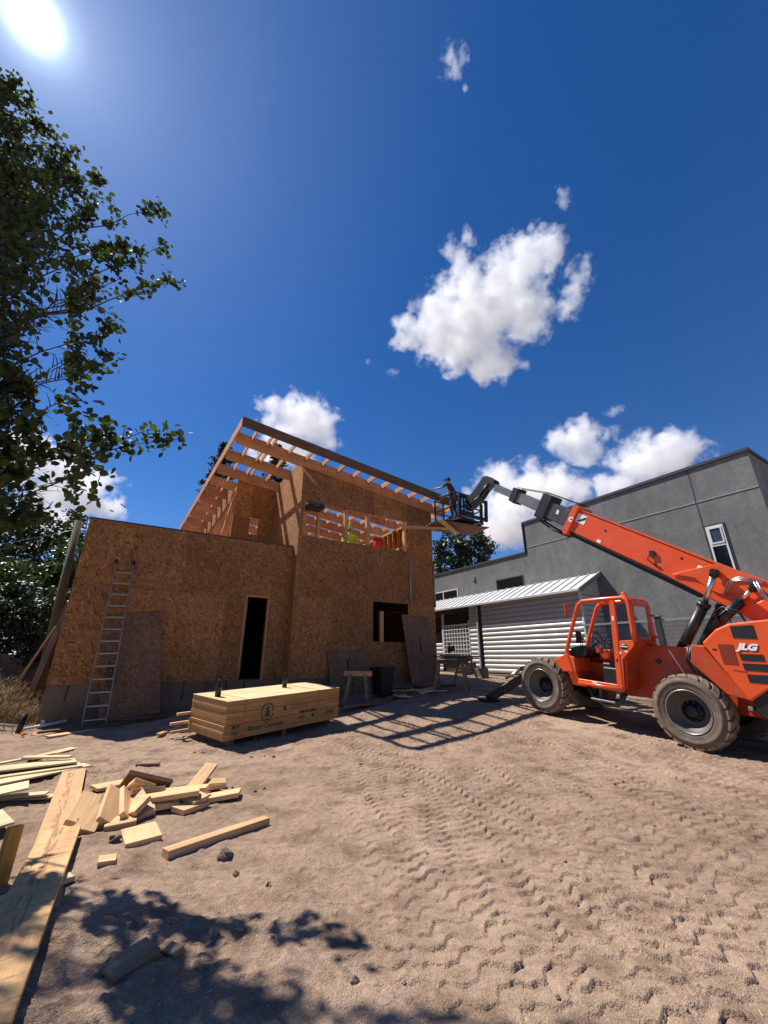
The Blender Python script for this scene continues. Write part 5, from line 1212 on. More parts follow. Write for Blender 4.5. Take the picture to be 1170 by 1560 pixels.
# pile: x, y, z offset, yaw, pitch, roll, L, W, T, label
PILE = [
 (-2.06, 4.10, .0, -52, 3, 2, .36, .29, .045, 'flat square offcut lying alone at the near foot of the pile'),
 (-2.80, 4.42, .17, 112, -16, 24, .52, .20, .045, 'wide offcut lying over the edge of the long laminated plank'),
 (-2.66, 4.36, .07, 104, -12, 20, .46, .20, .045, 'offcut tucked beneath the one over the long plank'),
 (-2.60, 4.50, .14, 116, -20, 44, .56, .21, .045, 'wide reddish offcut tilted steeply at the left of the pile'),
 (-2.50, 4.56, .12, 124, -18, 62, .50, .19, .045, 'narrow offcut standing steeply behind the reddish one'),
 (-2.40, 4.66, .10, 136, -14, -26, .50, .17, .045, 'pale offcut sloping the other way in the middle of the pile'),
 (-2.42, 4.58, .07, 150, 20, -38, .42, .19, .045, 'short offcut propped at the near middle of the pile'),
 (-2.68, 5.25, .17, 35, 22, -52, .55, .28, .045, 'dark shaded offcut standing on edge at the back of the pile'),
 (-2.60, 4.98, .20, 130, 25, 30, .36, .24, .045, 'small square offcut on top of the pile in the middle'),
 (-2.50, 4.90, .12, 60, 10, -40, .42, .20, .045, 'pinkish offcut leaning under the small square one'),
 (-2.17, 4.77, .17, 22, -3, 6, .62, .14, .045, 'long narrow offcut lying across the middle of the pile'),
 (-2.22, 5.05, .09, 8, -4, 2, .70, .14, .045, 'long offcut lying behind the one across the middle'),
 (-2.20, 5.56, .10, 96, -9, 10, .95, .16, .045, 'longest offcut pointing away from the pile at its back'),
 (-2.26, 4.72, .06, 28, 4, 8, .44, .16, .045, 'offcut lying low under the long narrow one'),
 (-2.36, 4.55, .02, 35, -8, 25, .34, .14, .045, 'small dark ended offcut at the near right of the middle'),
 (-2.03, 4.92, .08, -30, 6, 8, .44, .19, .045, 'pale offcut sloping down at the right front of the pile'),
 (-1.80, 5.15, .025, 42, 2, -5, .52, .26, .045, 'broad offcut with slanted ends at the right end of the pile'),
 (-2.08, 5.62, .03, 26, 3, 8, .36, .17, .045, 'reddish offcut lying at the far right of the pile'),
 (-1.98, 5.36, .05, 70, 12, -20, .40, .14, .045, 'offcut lying under the far right end of the pile'),
 (-3.30, 5.78, .015, 58, 3, 4, .62, .20, .035, 'flat pale offcut behind the pile, beside the long plank'),
 (-2.44, 4.38, .0, 20, 2, 5, .30, .14, .045, 'short offcut lying flat under the left of the pile'),
 (-2.36, 4.30, .0, 30, -2, 0, .28, .09, .045, 'small block at the near edge of the pile in shadow'),
 (-1.95, 4.78, .0, 65, 2, 4, .36, .19, .045, 'offcut lying flat on the earth under the right of the pile'),
 (-2.58, 5.0, .03, 85, 3, 10, .5, .2, .045, 'offcut buried flat under the back of the pile'),
 (-3.45, 6.72, .0, 12, 1, 2, .36, .07, .035, 'dark thin stick lying behind the pile'),
 (-1.28, 2.66, -.008, 60, -4, 6, .26, .15, .035, 'half buried offcut in the tree shade nearest the camera'),
 (-1.14, 2.80, -.01, 150, 4, -12, .17, .07, .04, 'short block against the half buried offcut nearest the camera'),
 (-4.24, 8.85, .01, 92, 0, 3, 1.0, .09, .04, 'narrow stick lying left of the lumber bundle'),
 (-6.36, 9.12, .02, 68, 1, 3, 1.0, .20, .03, 'pale board lying before the foot of the ladder'),
 (-2.06, 3.66, .0, 30, 4, 8, .13, .10, .03, 'small chip of wood half sunk before the offcut pile')]
for i, (x, y_, dz, yaw, pt_, rl, L, W, T_, lab) in enumerate(PILE):
    mt = 'oldwood' if i in (7, 24) else 'dirty_shaded_wood' if i in (25, 26) else 'pine'  # offcut on edge at the back has its shade painted in as dark timber
    m = place(x, y_, yaw, None, dz * .62, pt_ * .85, rl * .85); o = board('offcut', m, L * .88, W * .92, T_, mt, lab, 'offcut', 'lumber offcuts', .003)
    if i == 16: # slanted ends
        for v in o.data.vertices: v.co.x += v.co.y * .55
# heap of plywood strips at the left
PLY = [(-4.95, 6.02, .10, 40, 1, -3, 1.5, .42, 'large plywood strip on top of the heap at the left'),
 (-4.78, 5.90, .06, 42, 0, -2, 1.5, .34, 'plywood strip second from the top of the heap at the left'),
 (-4.62, 6.02, .025, 58, 1, 2, 1.2, .30, 'plywood strip at the bottom of the heap, slanting to the right'),
 (-4.40, 6.0, .045, 60, 0, 1, 1.0, .22, 'narrow plywood strip on the right edge of the heap at the left'),
 (-4.22, 5.05, .10, 40, -4, 3, .6, .28, 'plywood square propped over the near end of the heap at the left'),
 (-4.08, 5.18, .03, 18, 0, 1, .62, .12, 'short plywood strip at the near end of the heap at the left'),
 (-3.98, 5.26, .012, 14, 1, 1, .50, .12, 'shortest plywood strip, lowest at the near end of the heap'),
 (-4.76, 6.46, .12, 10, 1, 4, .60, .09, 'dark edged strip lying across the far end of the heap'),
 (-5.27, 7.25, .02, 86, 1, 2, .85, .16, 'pale strip lying beyond the heap of plywood'),
 (-5.2, 6.5, .10, 66, 0, -4, .9, .14, 'plywood strip along the far left of the heap'),
 (-3.82, 4.12, .07, 55, -3, 4, .95, .40, 'sunlit plywood sheet left of the laminated planks'),
 (-3.12, 3.30, .06, 58, -2, 2, .9, .30, 'plywood sheet behind the upright amber timber')]
for x, y_, dz, yaw, pt_, rl, L, W, lab in PLY:
    board('plywood_strip', place(x, y_, yaw, None, dz, pt_, rl), L, W, .02, 'ply', lab, 'plywood', 'plywood strips at the left', .002)
m = place(-2.60, 3.38, 70, None, 0, 5, -5)
emit('upright_timber', MB().box((-.045, -.022, -.08), (.045, .022, .33)), 'amber', None, m, .003, m, 'amber coloured timber end standing upright beside the laminated plank', 'timber')
board('plywood_strip', place(-2.28, 3.22, 60, None, .02, 2, 0), .5, .1, .03, 'ply', 'thin strip lying at the foot of the upright amber timber', 'plywood', 'plywood strips at the left')
# clods and stones
def clod(x, y_, r, label, mat='rock', seed=0):
    rr = random.Random(seed); bm = bmesh.new(); bmesh.ops.create_icosphere(bm, subdivisions=3, radius=r)
    for v in bm.verts:
        n = fbm(np.array([v.co.x / r * 1.1 + seed * 3.1 + v.co.z / r]), np.array([v.co.y / r * 1.1 + seed - v.co.z / r * .7]), seed, 3)[0]
        v.co *= 1 + 2.2 * n; v.co.z *= .8
    mb = MB().add([v.co.copy() for v in bm.verts], [tuple(l.vert.index for l in f.loops) for f in bm.faces]); bm.free()
    m = place(x, y_, rr.uniform(0, 360), None, r * .28); return emit('clod', mb, mat, None, m, 0, m, label, 'clod', 'clods of earth')
clod(-1.26, 3.89, .042, 'dark sharp clod standing by the near end of the long square timber', 'rockdark', 1)
clod(-1.09, 3.66, .026, 'small pair of clods right of the dark sharp one', 'rockdark', 2)
clod(-.99, 2.95, .04, 'round clod lying alone in front of the dark sharp one', 'rock', 3)
clod(-1.43, 2.99, .036, 'clod lying before the half buried offcut at the edge of the tree shade', 'rock', 4)
clod(-2.22, 4.0, .035, 'dark clod at the near corner of the flat square offcut', 'rockdark', 5)
rr = random.Random(77)
for i in range(90):
    x = rr.uniform(-3.6, 5.0); y_ = rr.uniform(2.0, 8.5) if x < 0 else rr.uniform(2.2, 6)
    clod(x, y_, rr.choice([.008, .012, .016, .022, .03]) * (.8 if x < 0 else .5), 'small lump of earth scattered over the yard', 'rock' if i % 4 else 'rockdark', i + 10)
# straw and splinters strewn about
mb = MB()
for i in range(260):
    x, y_ = rr.uniform(-3.5, 5.5), 1.9 + 7 * rr.random() ** 1.5; a = rr.uniform(0, math.pi); L = rr.uniform(.01, .04); z = zg(x, y_) + .004
    mb.beam((x, y_, z), (x + L * math.cos(a), y_ + L * math.sin(a), z + rr.uniform(0, .008)), .0025, .002)
emit('straw_litter', mb, 'ply', None, ID, 0, None, 'pale splinters strewn over the bare earth', 'litter', None, 'stuff')

# ================================================================== left edge: fence, props, pipes, dry grass
def P3(x, y_, dz=0): return (x, y_, zs(x, y_) + dz)
pf = thing('plank_fence', 'low dark timber fence of wide boards under the shrubs at the left edge', 'fence', Matrix.Translation(P3(-13.5, 14.6)))
for i in range(22):
    x = -18 + i * .33; y_ = 14.9 - .12 * (x + 13); z = zs(x, y_)
    emit('fence_board', MB().box((x, y_, z - .2), (x + .32, y_ + .03, z + .88 + .05 * math.sin(i * 2.3))), 'oldwood_z', pf)
emit('fence_rail', MB().beam((-18, 14.9 - .12 * -5 - .02, zs(-18, 15.5) + .9), (-10.8, 14.9 - .12 * 2.2 - .02, zs(-10.8, 14.6) + .9), .08, .05), 'oldwood', pf)
p0 = P3(-10.1, 12.4, -.1)
emit('utility_pole', MB().tube(P3(-10.32, 13.0, -.3), (-10.55, 13.0, 5.9), .13, .11, 14), m_plain('mossy_pole', (0.10, 0.085, 0.035), 0.9, 0, .3, 6, .4, 30), None, ID, 0, None, 'mossy timber pole standing between the shrubs and the left end of the house', 'pole')
plank_at(-10.02, 12.35, -9.85, 12.75, .30, .08, zs(-10, 12.4) + .05, 3.1, 'oldwood', 'wide dark plank leaning against the mossy pole', 'plank')
plank_at(-10.55, 12.2, -9.92, 12.5, .09, .05, zs(-10.5, 12.2), 2.35, 'pine', 'thin pale batten leaning on the wide dark plank', 'batten')
emit('white_pipe', MB().tube(P3(-7.65, 9.95, .10), P3(-7.75, 11.0, .14), .055, n=14), 'pvc', None, ID, 0, None, 'thick white plastic pipe lying at the left foot of the house', 'pipe', 'white pipes at the house corner')
emit('white_pipe', MB().tube(P3(-7.85, 9.6, .04), P3(-7.2, 10.1, .08), .03, n=10), 'pvc', None, ID, 0, None, 'thin white pipe lying just below the thick one', 'pipe', 'white pipes at the house corner')
emit('white_pipe', MB().tube(P3(-8.4, 9.0, .04), P3(-7.9, 9.7, .10), .03, n=10), 'pvc', None, ID, 0, None, 'thin white pipe at the left picture edge before the black post', 'pipe', 'white pipes at the house corner')
emit('white_pipe', MB().tube(P3(-7.9, 10.5, .16), P3(-7.4, 11.6, .22), .03, n=10), 'pvc', None, ID, 0, None, 'thin white pipe lying above the thick one against the foundation', 'pipe', 'white pipes at the house corner')
emit('black_post', MB().tube(P3(-7.72, 9.45, -.1), P3(-7.70, 9.5, .38), .055, n=12), 'black', None, ID, 0, None, 'short black pipe stub standing by the left corner of the house', 'pipe stub')
mb = MB(); rr2 = random.Random(5)
for i in range(5):
    a = rr2.uniform(0, 6.3); q = P3(-7.35 + .12 * math.cos(a), 9.25 + .10 * math.sin(a), .02); mb.beam(q, (q[0] + rr2.uniform(-.1, .1), q[1] + rr2.uniform(-.1, .1), q[2] + rr2.uniform(.02, .08)), .04, .004)
emit('orange_tape', mb, 'orangeflag', None, ID, 0, None, 'crumpled orange marking tape beside the black pipe stub', 'tape')
mb = MB(); g = np.random.default_rng(3)
def blades(mb, n, cx, cy_, rx, ry, h, w=.006):
    for i in range(n):
        x, y_ = cx + g.normal() * rx, cy_ + g.normal() * ry; z = zs(x, y_); a = g.uniform(0, 6.28); hh = h * g.uniform(.4, 1.2); b_ = g.uniform(.2, .8) * hh
        dx, dy = math.cos(a), math.sin(a)
        mb.add([(x - dy * w, y_ + dx * w, z - .02), (x + dy * w, y_ - dx * w, z - .02), (x + dx * b_ * .4 + dy * w * .7, y_ + dy * b_ * .4 - dx * w * .7, z + hh * .7), (x + dx * b_ * .4 - dy * w * .7, y_ + dy * b_ * .4 + dx * w * .7, z + hh * .7), (x + dx * b_, y_ + dy * b_, z + hh * .95)], [(0, 1, 2, 3), (3, 2, 4)])
blades(mb, 2600, -9.8, 11.4, 1.0, .8, .42); blades(mb, 1500, -8.8, 10.4, .5, .45, .32); blades(mb, 1600, -11.6, 12.4, 1.2, .8, .5); blades(mb, 700, -8.9, 12.6, .5, .8, .3)
emit('dry_grass', mb, 'straw', None, ID, 0, None, 'dry yellow grass on the bank at the left edge', 'grass', None, 'stuff')
# two overhead wires at the left
for i, (a, b_, lab) in enumerate((((-30, 26, 9.4), (-6.2, 24, 7.0), 'upper overhead wire reaching the house from the left'), ((-30, 22, 7.2), (-10.5, 13.0, 5.6), 'lower overhead wire ending at the mossy pole'))):
    A0, B0 = Vector(a), Vector(b_); pts_ = [A0.lerp(B0, t / 12) - Vector((0, 0, .5 * math.sin(math.pi * t / 12))) for t in range(13)]
    emit('overhead_wire', MB().pipe(pts_, .014, 5), 'hose', None, ID, 0, None, lab, 'wire')
# ================================================================== foliage
def leaf_mesh(name, P_, N_, size, mat, parent, aspect=0.8, rnd=None, fold=0.25):
    """one leaf per point: a rounded, slightly folded blade"""
    g = rnd; n = len(P_)
    a = g.normal(size=(n, 3)); N_ = N_ / np.linalg.norm(N_, axis=1, keepdims=True)
    t = a - (a * N_).sum(1, keepdims=True) * N_; t /= np.linalg.norm(t, axis=1, keepdims=True) + 1e-9
    b = np.cross(N_, t); s = size * g.uniform(.65, 1.2, size=(n, 1))
    prof = [(-.5, 0, 0), (-.22, .42, fold), (.22, .38, fold), (.55, 0, 0), (.22, -.38, fold), (-.22, -.42, fold)]
    V = np.stack([P_ + t * (x * s) + b * (y * aspect * s) + N_ * (z * .35 * s) for x, y, z in prof], 1).reshape(-1, 3)
    base = np.arange(n)[:, None] * 6
    F = np.concatenate([base + np.array([[0, 1, 2, 3]]), base + np.array([[0, 3, 4, 5]])], 0)
    me = bpy.data.meshes.new(name); Wm = np.array(WORLD[parent].inverted()); V = V @ Wm[:3, :3].T + Wm[:3, 3]
    me.vertices.add(len(V)); me.vertices.foreach_set('co', V.ravel()); me.loops.add(F.size); me.loops.foreach_set('vertex_index', F.ravel().astype(np.int32))
    me.polygons.add(len(F)); me.polygons.foreach_set('loop_start', np.arange(0, F.size, 4, dtype=np.int32)); me.polygons.foreach_set('loop_total', np.full(len(F), 4, np.int32))
    me.update(calc_edges=True)
    o = bpy.data.objects.new(name, me); COL.objects.link(o); me.materials.append(M[mat]); o.parent = parent; WORLD[o] = WORLD[parent].copy()
    return o
def curve_pts(a, b, sag, n, g, wob):
    a, b = np.array(a, float), np.array(b, float); out = []
    for i in range(n + 1):
        t = i / n; p = a * (1 - t) + b * t; p = p + np.array([0, 0, sag * math.sin(math.pi * t)]) + g.normal(size=3) * wob * math.sin(math.pi * t); out.append(p)
    return np.array(out)

# the big poplar at the left, its trunk outside the picture
def near_tree():
    g = np.random.default_rng(21)
    base = (-7.6, 4.9, zs(-7.6, 4.9))
    t = thing('poplar_tree', 'tall broadleaf tree reaching in from the left under the sun', 'tree', Matrix.Translation(base))
    trunk = curve_pts((-7.6, 4.9, base[2] - .3), (-8.2, 4.7, 12.5), 0, 14, g, .10)
    emit('trunk', MB().pipe([tuple(p) for p in trunk], [.30 - .27 * (i / 14) for i in range(15)], 12), 'bark', t)
    tips = [(-3.02, 4.7, 7.11), (-3.75, 4.75, 8.89), (-3.42, 4.6, 7.77), (-3.86, 4.5, 6.92), (-3.85, 4.9, 5.90), (-4.05, 4.6, 5.25), (-2.52, 4.7, 4.27), (-3.05, 4.8, 4.47), (-3.80, 4.5, 3.55), (-5.95, 4.7, 10.70), (-5.42, 4.8, 9.78), (-6.9, 4.7, 12.1), (-7.7, 4.8, 13.0), (-4.17, 4.9, 3.34), (-4.13, 4.5, 7.54), (-4.75, 4.6, 8.60), (-3.95, 5.1, 6.40), (-4.5, 5.0, 5.92), (-3.85, 4.9, 4.50), (-3.35, 4.6, 4.26), (-4.10, 4.7, 3.98), (-4.5, 4.5, 3.76), (-4.6, 4.9, 3.2),
            (-4.9, 4.2, 9.4), (-5.3, 4.3, 7.9), (-4.9, 4.1, 6.5), (-4.9, 4.2, 5.2), (-5.0, 4.2, 4.2), (-5.6, 5.3, 10.0), (-5.2, 5.6, 8.3), (-4.9, 5.7, 7.0), (-5.0, 5.8, 5.6), (-5.1, 5.9, 4.4), (-5.4, 4.0, 3.4), (-6.4, 4.0, 10.8), (-6.1, 3.6, 8.8), (-5.7, 3.5, 7.2), (-5.6, 3.4, 5.8), (-6.0, 3.4, 4.6), (-6.5, 5.9, 11.6), (-6.0, 6.4, 9.3), (-6.0, 6.6, 7.5), (-5.9, 6.7, 6.0), (-7.2, 3.8, 12.2), (-8.5, 4.0, 13.2), (-9.2, 6.0, 13.4), (-8.0, 7.5, 12.0), (-9.8, 4.5, 11), (-10.4, 6.5, 9.5), (-7.5, 8.2, 9), (-7.2, 2.8, 9.5), (-7.4, 2.7, 7.0), (-9.5, 3.6, 8.0), (-4.6, 4.4, 9.1), (-4.3, 4.9, 8.2), (-5.0, 5.0, 9.3), (-4.55, 5.0, 7.4), (-4.5, 4.3, 6.2), (-5.0, 4.9, 5.0), (-5.0, 4.6, 7.0), (-5.3, 5.0, 6.2), (-4.7, 4.8, 4.6), (-5.4, 4.6, 8.9)]
    def nearer(p):
        x, y_, z = p; y_ = min(y_, 4.9)
        for _ in range(4):
            k = min(1.0, (2.45 + .341 * z + .5 * max(0, min(1, 5.5 - z))) / y_); x, y_, z = x * k, y_ * k, 1.5 + (z - 1.5) * k
        return x, y_, z
    tips = [nearer((p[0] - .22, p[1], p[2])) for p in tips] + [nearer(p) for p in ((-4.6, 4.3, 3.6), (-4.9, 4.2, 4.3), (-4.7, 4.4, 5.0), (-5.1, 4.3, 3.2), (-5.4, 4.4, 5.6), (-5.2, 4.2, 2.9), (-4.35, 4.5, 4.7), (-4.45, 4.6, 5.5), (-5.6, 4.2, 4.2), (-6.0, 4.3, 3.4), (-4.3, 4.4, 4.2), (-5.9, 4.3, 6.6), (-4.6, 4.7, 6.7))]
    limbs = MB(); PP = []; NN = []
    for k, tip in enumerate(tips):
        tip = np.array(tip); h0 = max(1.8, tip[2] - g.uniform(1.0, 2.6)); f = (h0 - base[2]) / (12.5 - base[2]); st = trunk[min(13, int(f * 14))]
        L = np.linalg.norm(tip - st); c = curve_pts(st, tip, .25, 9, g, .10)
        limbs.pipe([tuple(p) for p in c], [max(.005, .036 * (1 - i / 9.3)) for i in range(10)], 6)
        for i in range(30):
            u = g.uniform(.30, 1.0) ** 0.8; j = u * 9; i0 = min(8, int(j)); q = c[i0] + (c[i0 + 1] - c[i0]) * (j - i0)
            dirn = c[min(9, i0 + 1)] - c[i0]; dirn /= np.linalg.norm(dirn)
            side = g.normal(size=3); side -= side @ dirn * dirn; side /= np.linalg.norm(side); side[2] *= .75
            ln = g.uniform(.10, .52) * (1.10 - .72 * u); e = q + side * ln + dirn * ln * .6
            limbs.pipe([tuple(q), tuple((q + e) / 2 + np.array([0, 0, .02])), tuple(e)], [.007, .005, .003], 4, False)
            m = int(6 + 9 * g.random())
            s_ = g.uniform(.15, 1.05, size=(m, 1)); pts_ = q + (e - q) * s_ + g.normal(size=(m, 3)) * .055
            PP.append(pts_); nn = g.normal(size=(m, 3)) * .75 + np.array([0, -.25, .55]); NN.append(nn)
        m = 7; PP.append(tip + g.normal(size=(m, 3)) * .06); NN.append(g.normal(size=(m, 3)) + np.array([0, -.3, .5]))
    emit('limbs', limbs, 'bark', t)
    # fill of the crown's inner left mass
    n = 16000; cz = g.uniform(2.7, 11.6, 420); cyy = 2.65 + .25 * cz + g.normal(size=420) * .38; fw = cyy * .94 + (cz - 1.5) * .342
    edge = -.81 - .11 * np.clip((cz - 7.0) / 3.5, 0, 1.5); cx = fw * (edge - .5 * g.random(420) ** 1.2)
    cen = np.stack([cx, cyy, cz], 1); cl = g.integers(0, 420, n)
    PP.append(cen[cl] + g.normal(size=(n, 3)) * .19); NN.append(g.normal(size=(n, 3)) + np.array([0, -.2, .5]))
    PP = np.concatenate(PP); NN = np.concatenate(NN)
    keep = (PP[:, 1] - .341 * PP[:, 2] < 2.72 + .6 * np.clip(5.5 - PP[:, 2], 0, 1) + g.normal(size=len(PP)) * .15) & (PP[:, 1] > 3.1)
    sx, sy = PP[:, 0] + .585 * PP[:, 2], PP[:, 1] - .341 * PP[:, 2]
    keep &= ~((sy > 1.7) & (sx > -1.9) & (vnoise(sx * 2.6 + 4, sy * 2.6, 7) < .47) & (PP[:, 0] < -.80 * (PP[:, 1] * .94 + (PP[:, 2] - 1.5) * .342)))
    leaf_mesh('crown', PP[keep], NN[keep], .088, 'leafnear', t, .92, g)
near_tree()

def tree(name, label, x, y, h, ells, n, size, mat, seed, group=None, trunk_r=.16, clumps=90, cr=.55, z0=None):
    g = np.random.default_rng(seed); z = zs(x, y) if z0 is None else z0
    t = thing(name, label, 'tree' if h > 3 else 'shrub', Matrix.Translation((x, y, z)), group)
    tr = curve_pts((x, y, z - .2), (x + g.normal() * .2, y, z + h * .85), 0, 8, g, .08); emit('trunk', MB().pipe([tuple(p) for p in tr], [trunk_r * (1 - .85 * i / 8) for i in range(9)], 10), 'bark', t)
    PP, NN = [], []; limbs = MB()
    w = np.array([e[3] * e[4] * e[5] for e in ells]); w = w / w.sum()
    for k in range(clumps):
        cx, cy_, cz, rx, ry, rz = ells[g.choice(len(ells), p=w)]
        d = g.normal(size=3); d /= np.linalg.norm(d); rad = g.uniform(.45, 1.0) ** .6
        c = np.array([x + cx, y + cy_, z + cz]) + d * rad * np.array([rx, ry, rz]); r = cr * g.uniform(.55, 1.25)
        j = min(7, max(1, int(8 * (c[2] - z) / (h * .95)))); limbs.pipe([tuple(tr[j]), tuple((tr[j] + c) / 2 + np.array([0, 0, .15])), tuple(c)], [trunk_r * .28, trunk_r * .16, .012], 5, False)
        m = int(n / clumps * g.uniform(.6, 1.4)); dd = g.normal(size=(m, 3)); dd /= np.linalg.norm(dd, axis=1, keepdims=True)
        PP.append(c + dd * r * g.uniform(.35, 1.05, size=(m, 1)) * np.array([1.15, 1.15, .8])); NN.append(dd * .8 + g.normal(size=(m, 3)) * .55 + np.array([0, 0, .35]))
    emit('limbs', limbs, 'bark', t)
    leaf_mesh('crown', np.concatenate(PP), np.concatenate(NN), size, mat, t, .75, g)
    return t
GB = 'trees behind the left fence'
tree('broadleaf_tree', 'tallest green tree behind the left fence, at the picture edge', -19.6, 18.5, 9.6, [(0, 0, 5.6, 2.4, 2.2, 3.4), (1.4, -.3, 4.2, 1.6, 1.6, 2.2)], 9000, .17, 'leafbg', 31, GB, .22, 120, .6)
tree('broadleaf_tree', 'pointed dark green tree between the tallest tree and the house', -17.3, 20.5, 8.6, [(0, 0, 5.0, 1.7, 1.7, 3.0), (.2, 0, 7.0, .8, .8, 1.2)], 8000, .16, 'leafdark', 32, GB, .2, 110, .5)
tree('broadleaf_tree', 'lighter green tree behind the mossy pole, nearest the house', -14.6, 19.0, 7.2, [(0, 0, 4.4, 1.8, 1.6, 2.3), (1.1, .3, 3.0, 1.3, 1.2, 1.8)], 8500, .15, 'leafbg', 33, GB, .16, 110, .5)
tree('leafy_shrub', 'bright leaved shrub low behind the left fence at the picture edge', -15.7, 16.4, 4.6, [(0, 0, 2.8, 1.6, 1.1, 1.6), (1.3, .4, 2.4, 1.0, .9, 1.3)], 7000, .12, 'leafbg', 34, None, .1, 100, .42)
tree('leafy_shrub', 'dark shrub filling the gap under the trees beside the mossy pole', -12.9, 17.6, 3.9, [(0, 0, 2.2, 1.5, 1.1, 1.6)], 5000, .12, 'leafdark', 35, None, .1, 70, .45)
tree('broadleaf_tree', 'dark tree seen above the grey building to the right of the house', 7.6, 38, 14.6, [(0, 0, 8.5, 3.2, 3.0, 5.4), (-1.6, 0, 6.5, 2.2, 2.2, 3.4), (1.8, 0, 6.8, 2.2, 2.2, 3.6)], 12000, .30, 'leafdark', 36, None, .35, 170, .75)
for i in range(6):
    tree('leafy_shrub', 'dark shrub in the row right behind the dark timber fence', -20.2 + i * 1.55, 15.9 - .1 * i, 3.6, [(0, 0, 2.0, 1.2, .8, 1.6)], 3600, .12, 'leafdark', 70 + i, 'shrubs in a row behind the timber fence', .08, 60, .45)
for i in range(5):
    tree('hedge_tree', ('broad dark tree far back at the left behind the shrubs', 'second broad dark tree far back behind the left trees', 'third broad dark tree far back left of the house', 'far tree hidden mostly by the house wing', 'far tree behind the left end of the house')[i], -30 + i * 5.2, 29 + (i % 2) * 2, 8.5, [(0, 0, 4.2, 3.2, 2.2, 3.8)], 6000, .24, 'leafdark', 50 + i, 'trees far back at the left', .25, 80, .8)

def conifer(label, x, y, h, r0, seed, group):
    g = np.random.default_rng(seed); z = zs(x, y); t = thing('conifer_tree', label, 'tree', Matrix.Translation((x, y, z)), group)
    emit('trunk', MB().pipe([(x, y, z - .3), (x + .1, y, z + h * .5), (x, y, z + h)], [.32, .18, .02], 10), 'bark', t)
    limbs = MB(); PP, NN = [], []; zz_ = h * .30
    while zz_ < h - .15:
        f = 1 - (zz_ - h * .25) / (h * .75); L0 = r0 * (f ** .85) + .15
        for k in range(g.integers(4, 7)):
            a = g.uniform(0, 6.28); L = L0 * g.uniform(.55, 1.15); b = np.array([x, y, z + zz_]); e = b + np.array([math.cos(a) * L, math.sin(a) * L, .20 * L - .18 * L * f])
            limbs.pipe([tuple(b), tuple((b + e) / 2 - np.array([0, 0, .06 * L])), tuple(e)], [.05, .03, .01], 5, False)
            m = int(16 * L + 8); u = g.uniform(.25, 1.05, size=(m, 1)) ** .8; sp = .30 * (1.1 - u * .6)
            p = b + (e - b) * u - np.array([0, 0, 1]) * (.06 * L * np.sin(np.pi * np.clip(u, 0, 1))) + g.normal(size=(m, 3)) * sp * np.array([.8, .8, .38]); PP.append(p); NN.append(g.normal(size=(m, 3)) * .5 + np.array([0, 0, .9]))
        zz_ += g.uniform(.22, .48)
    emit('limbs', limbs, 'bark', t); leaf_mesh('crown', np.concatenate(PP), np.concatenate(NN), .42, 'needle', t, .42, g)
conifer('dark conifer standing behind the left edge of the open roof', -15.9, 35, 21.5, 3.9, 61, 'conifers behind the house')
conifer('dark conifer seen through the open rafters of the roof', -11.0, 36.5, 21.6, 3.0, 62, 'conifers behind the house')
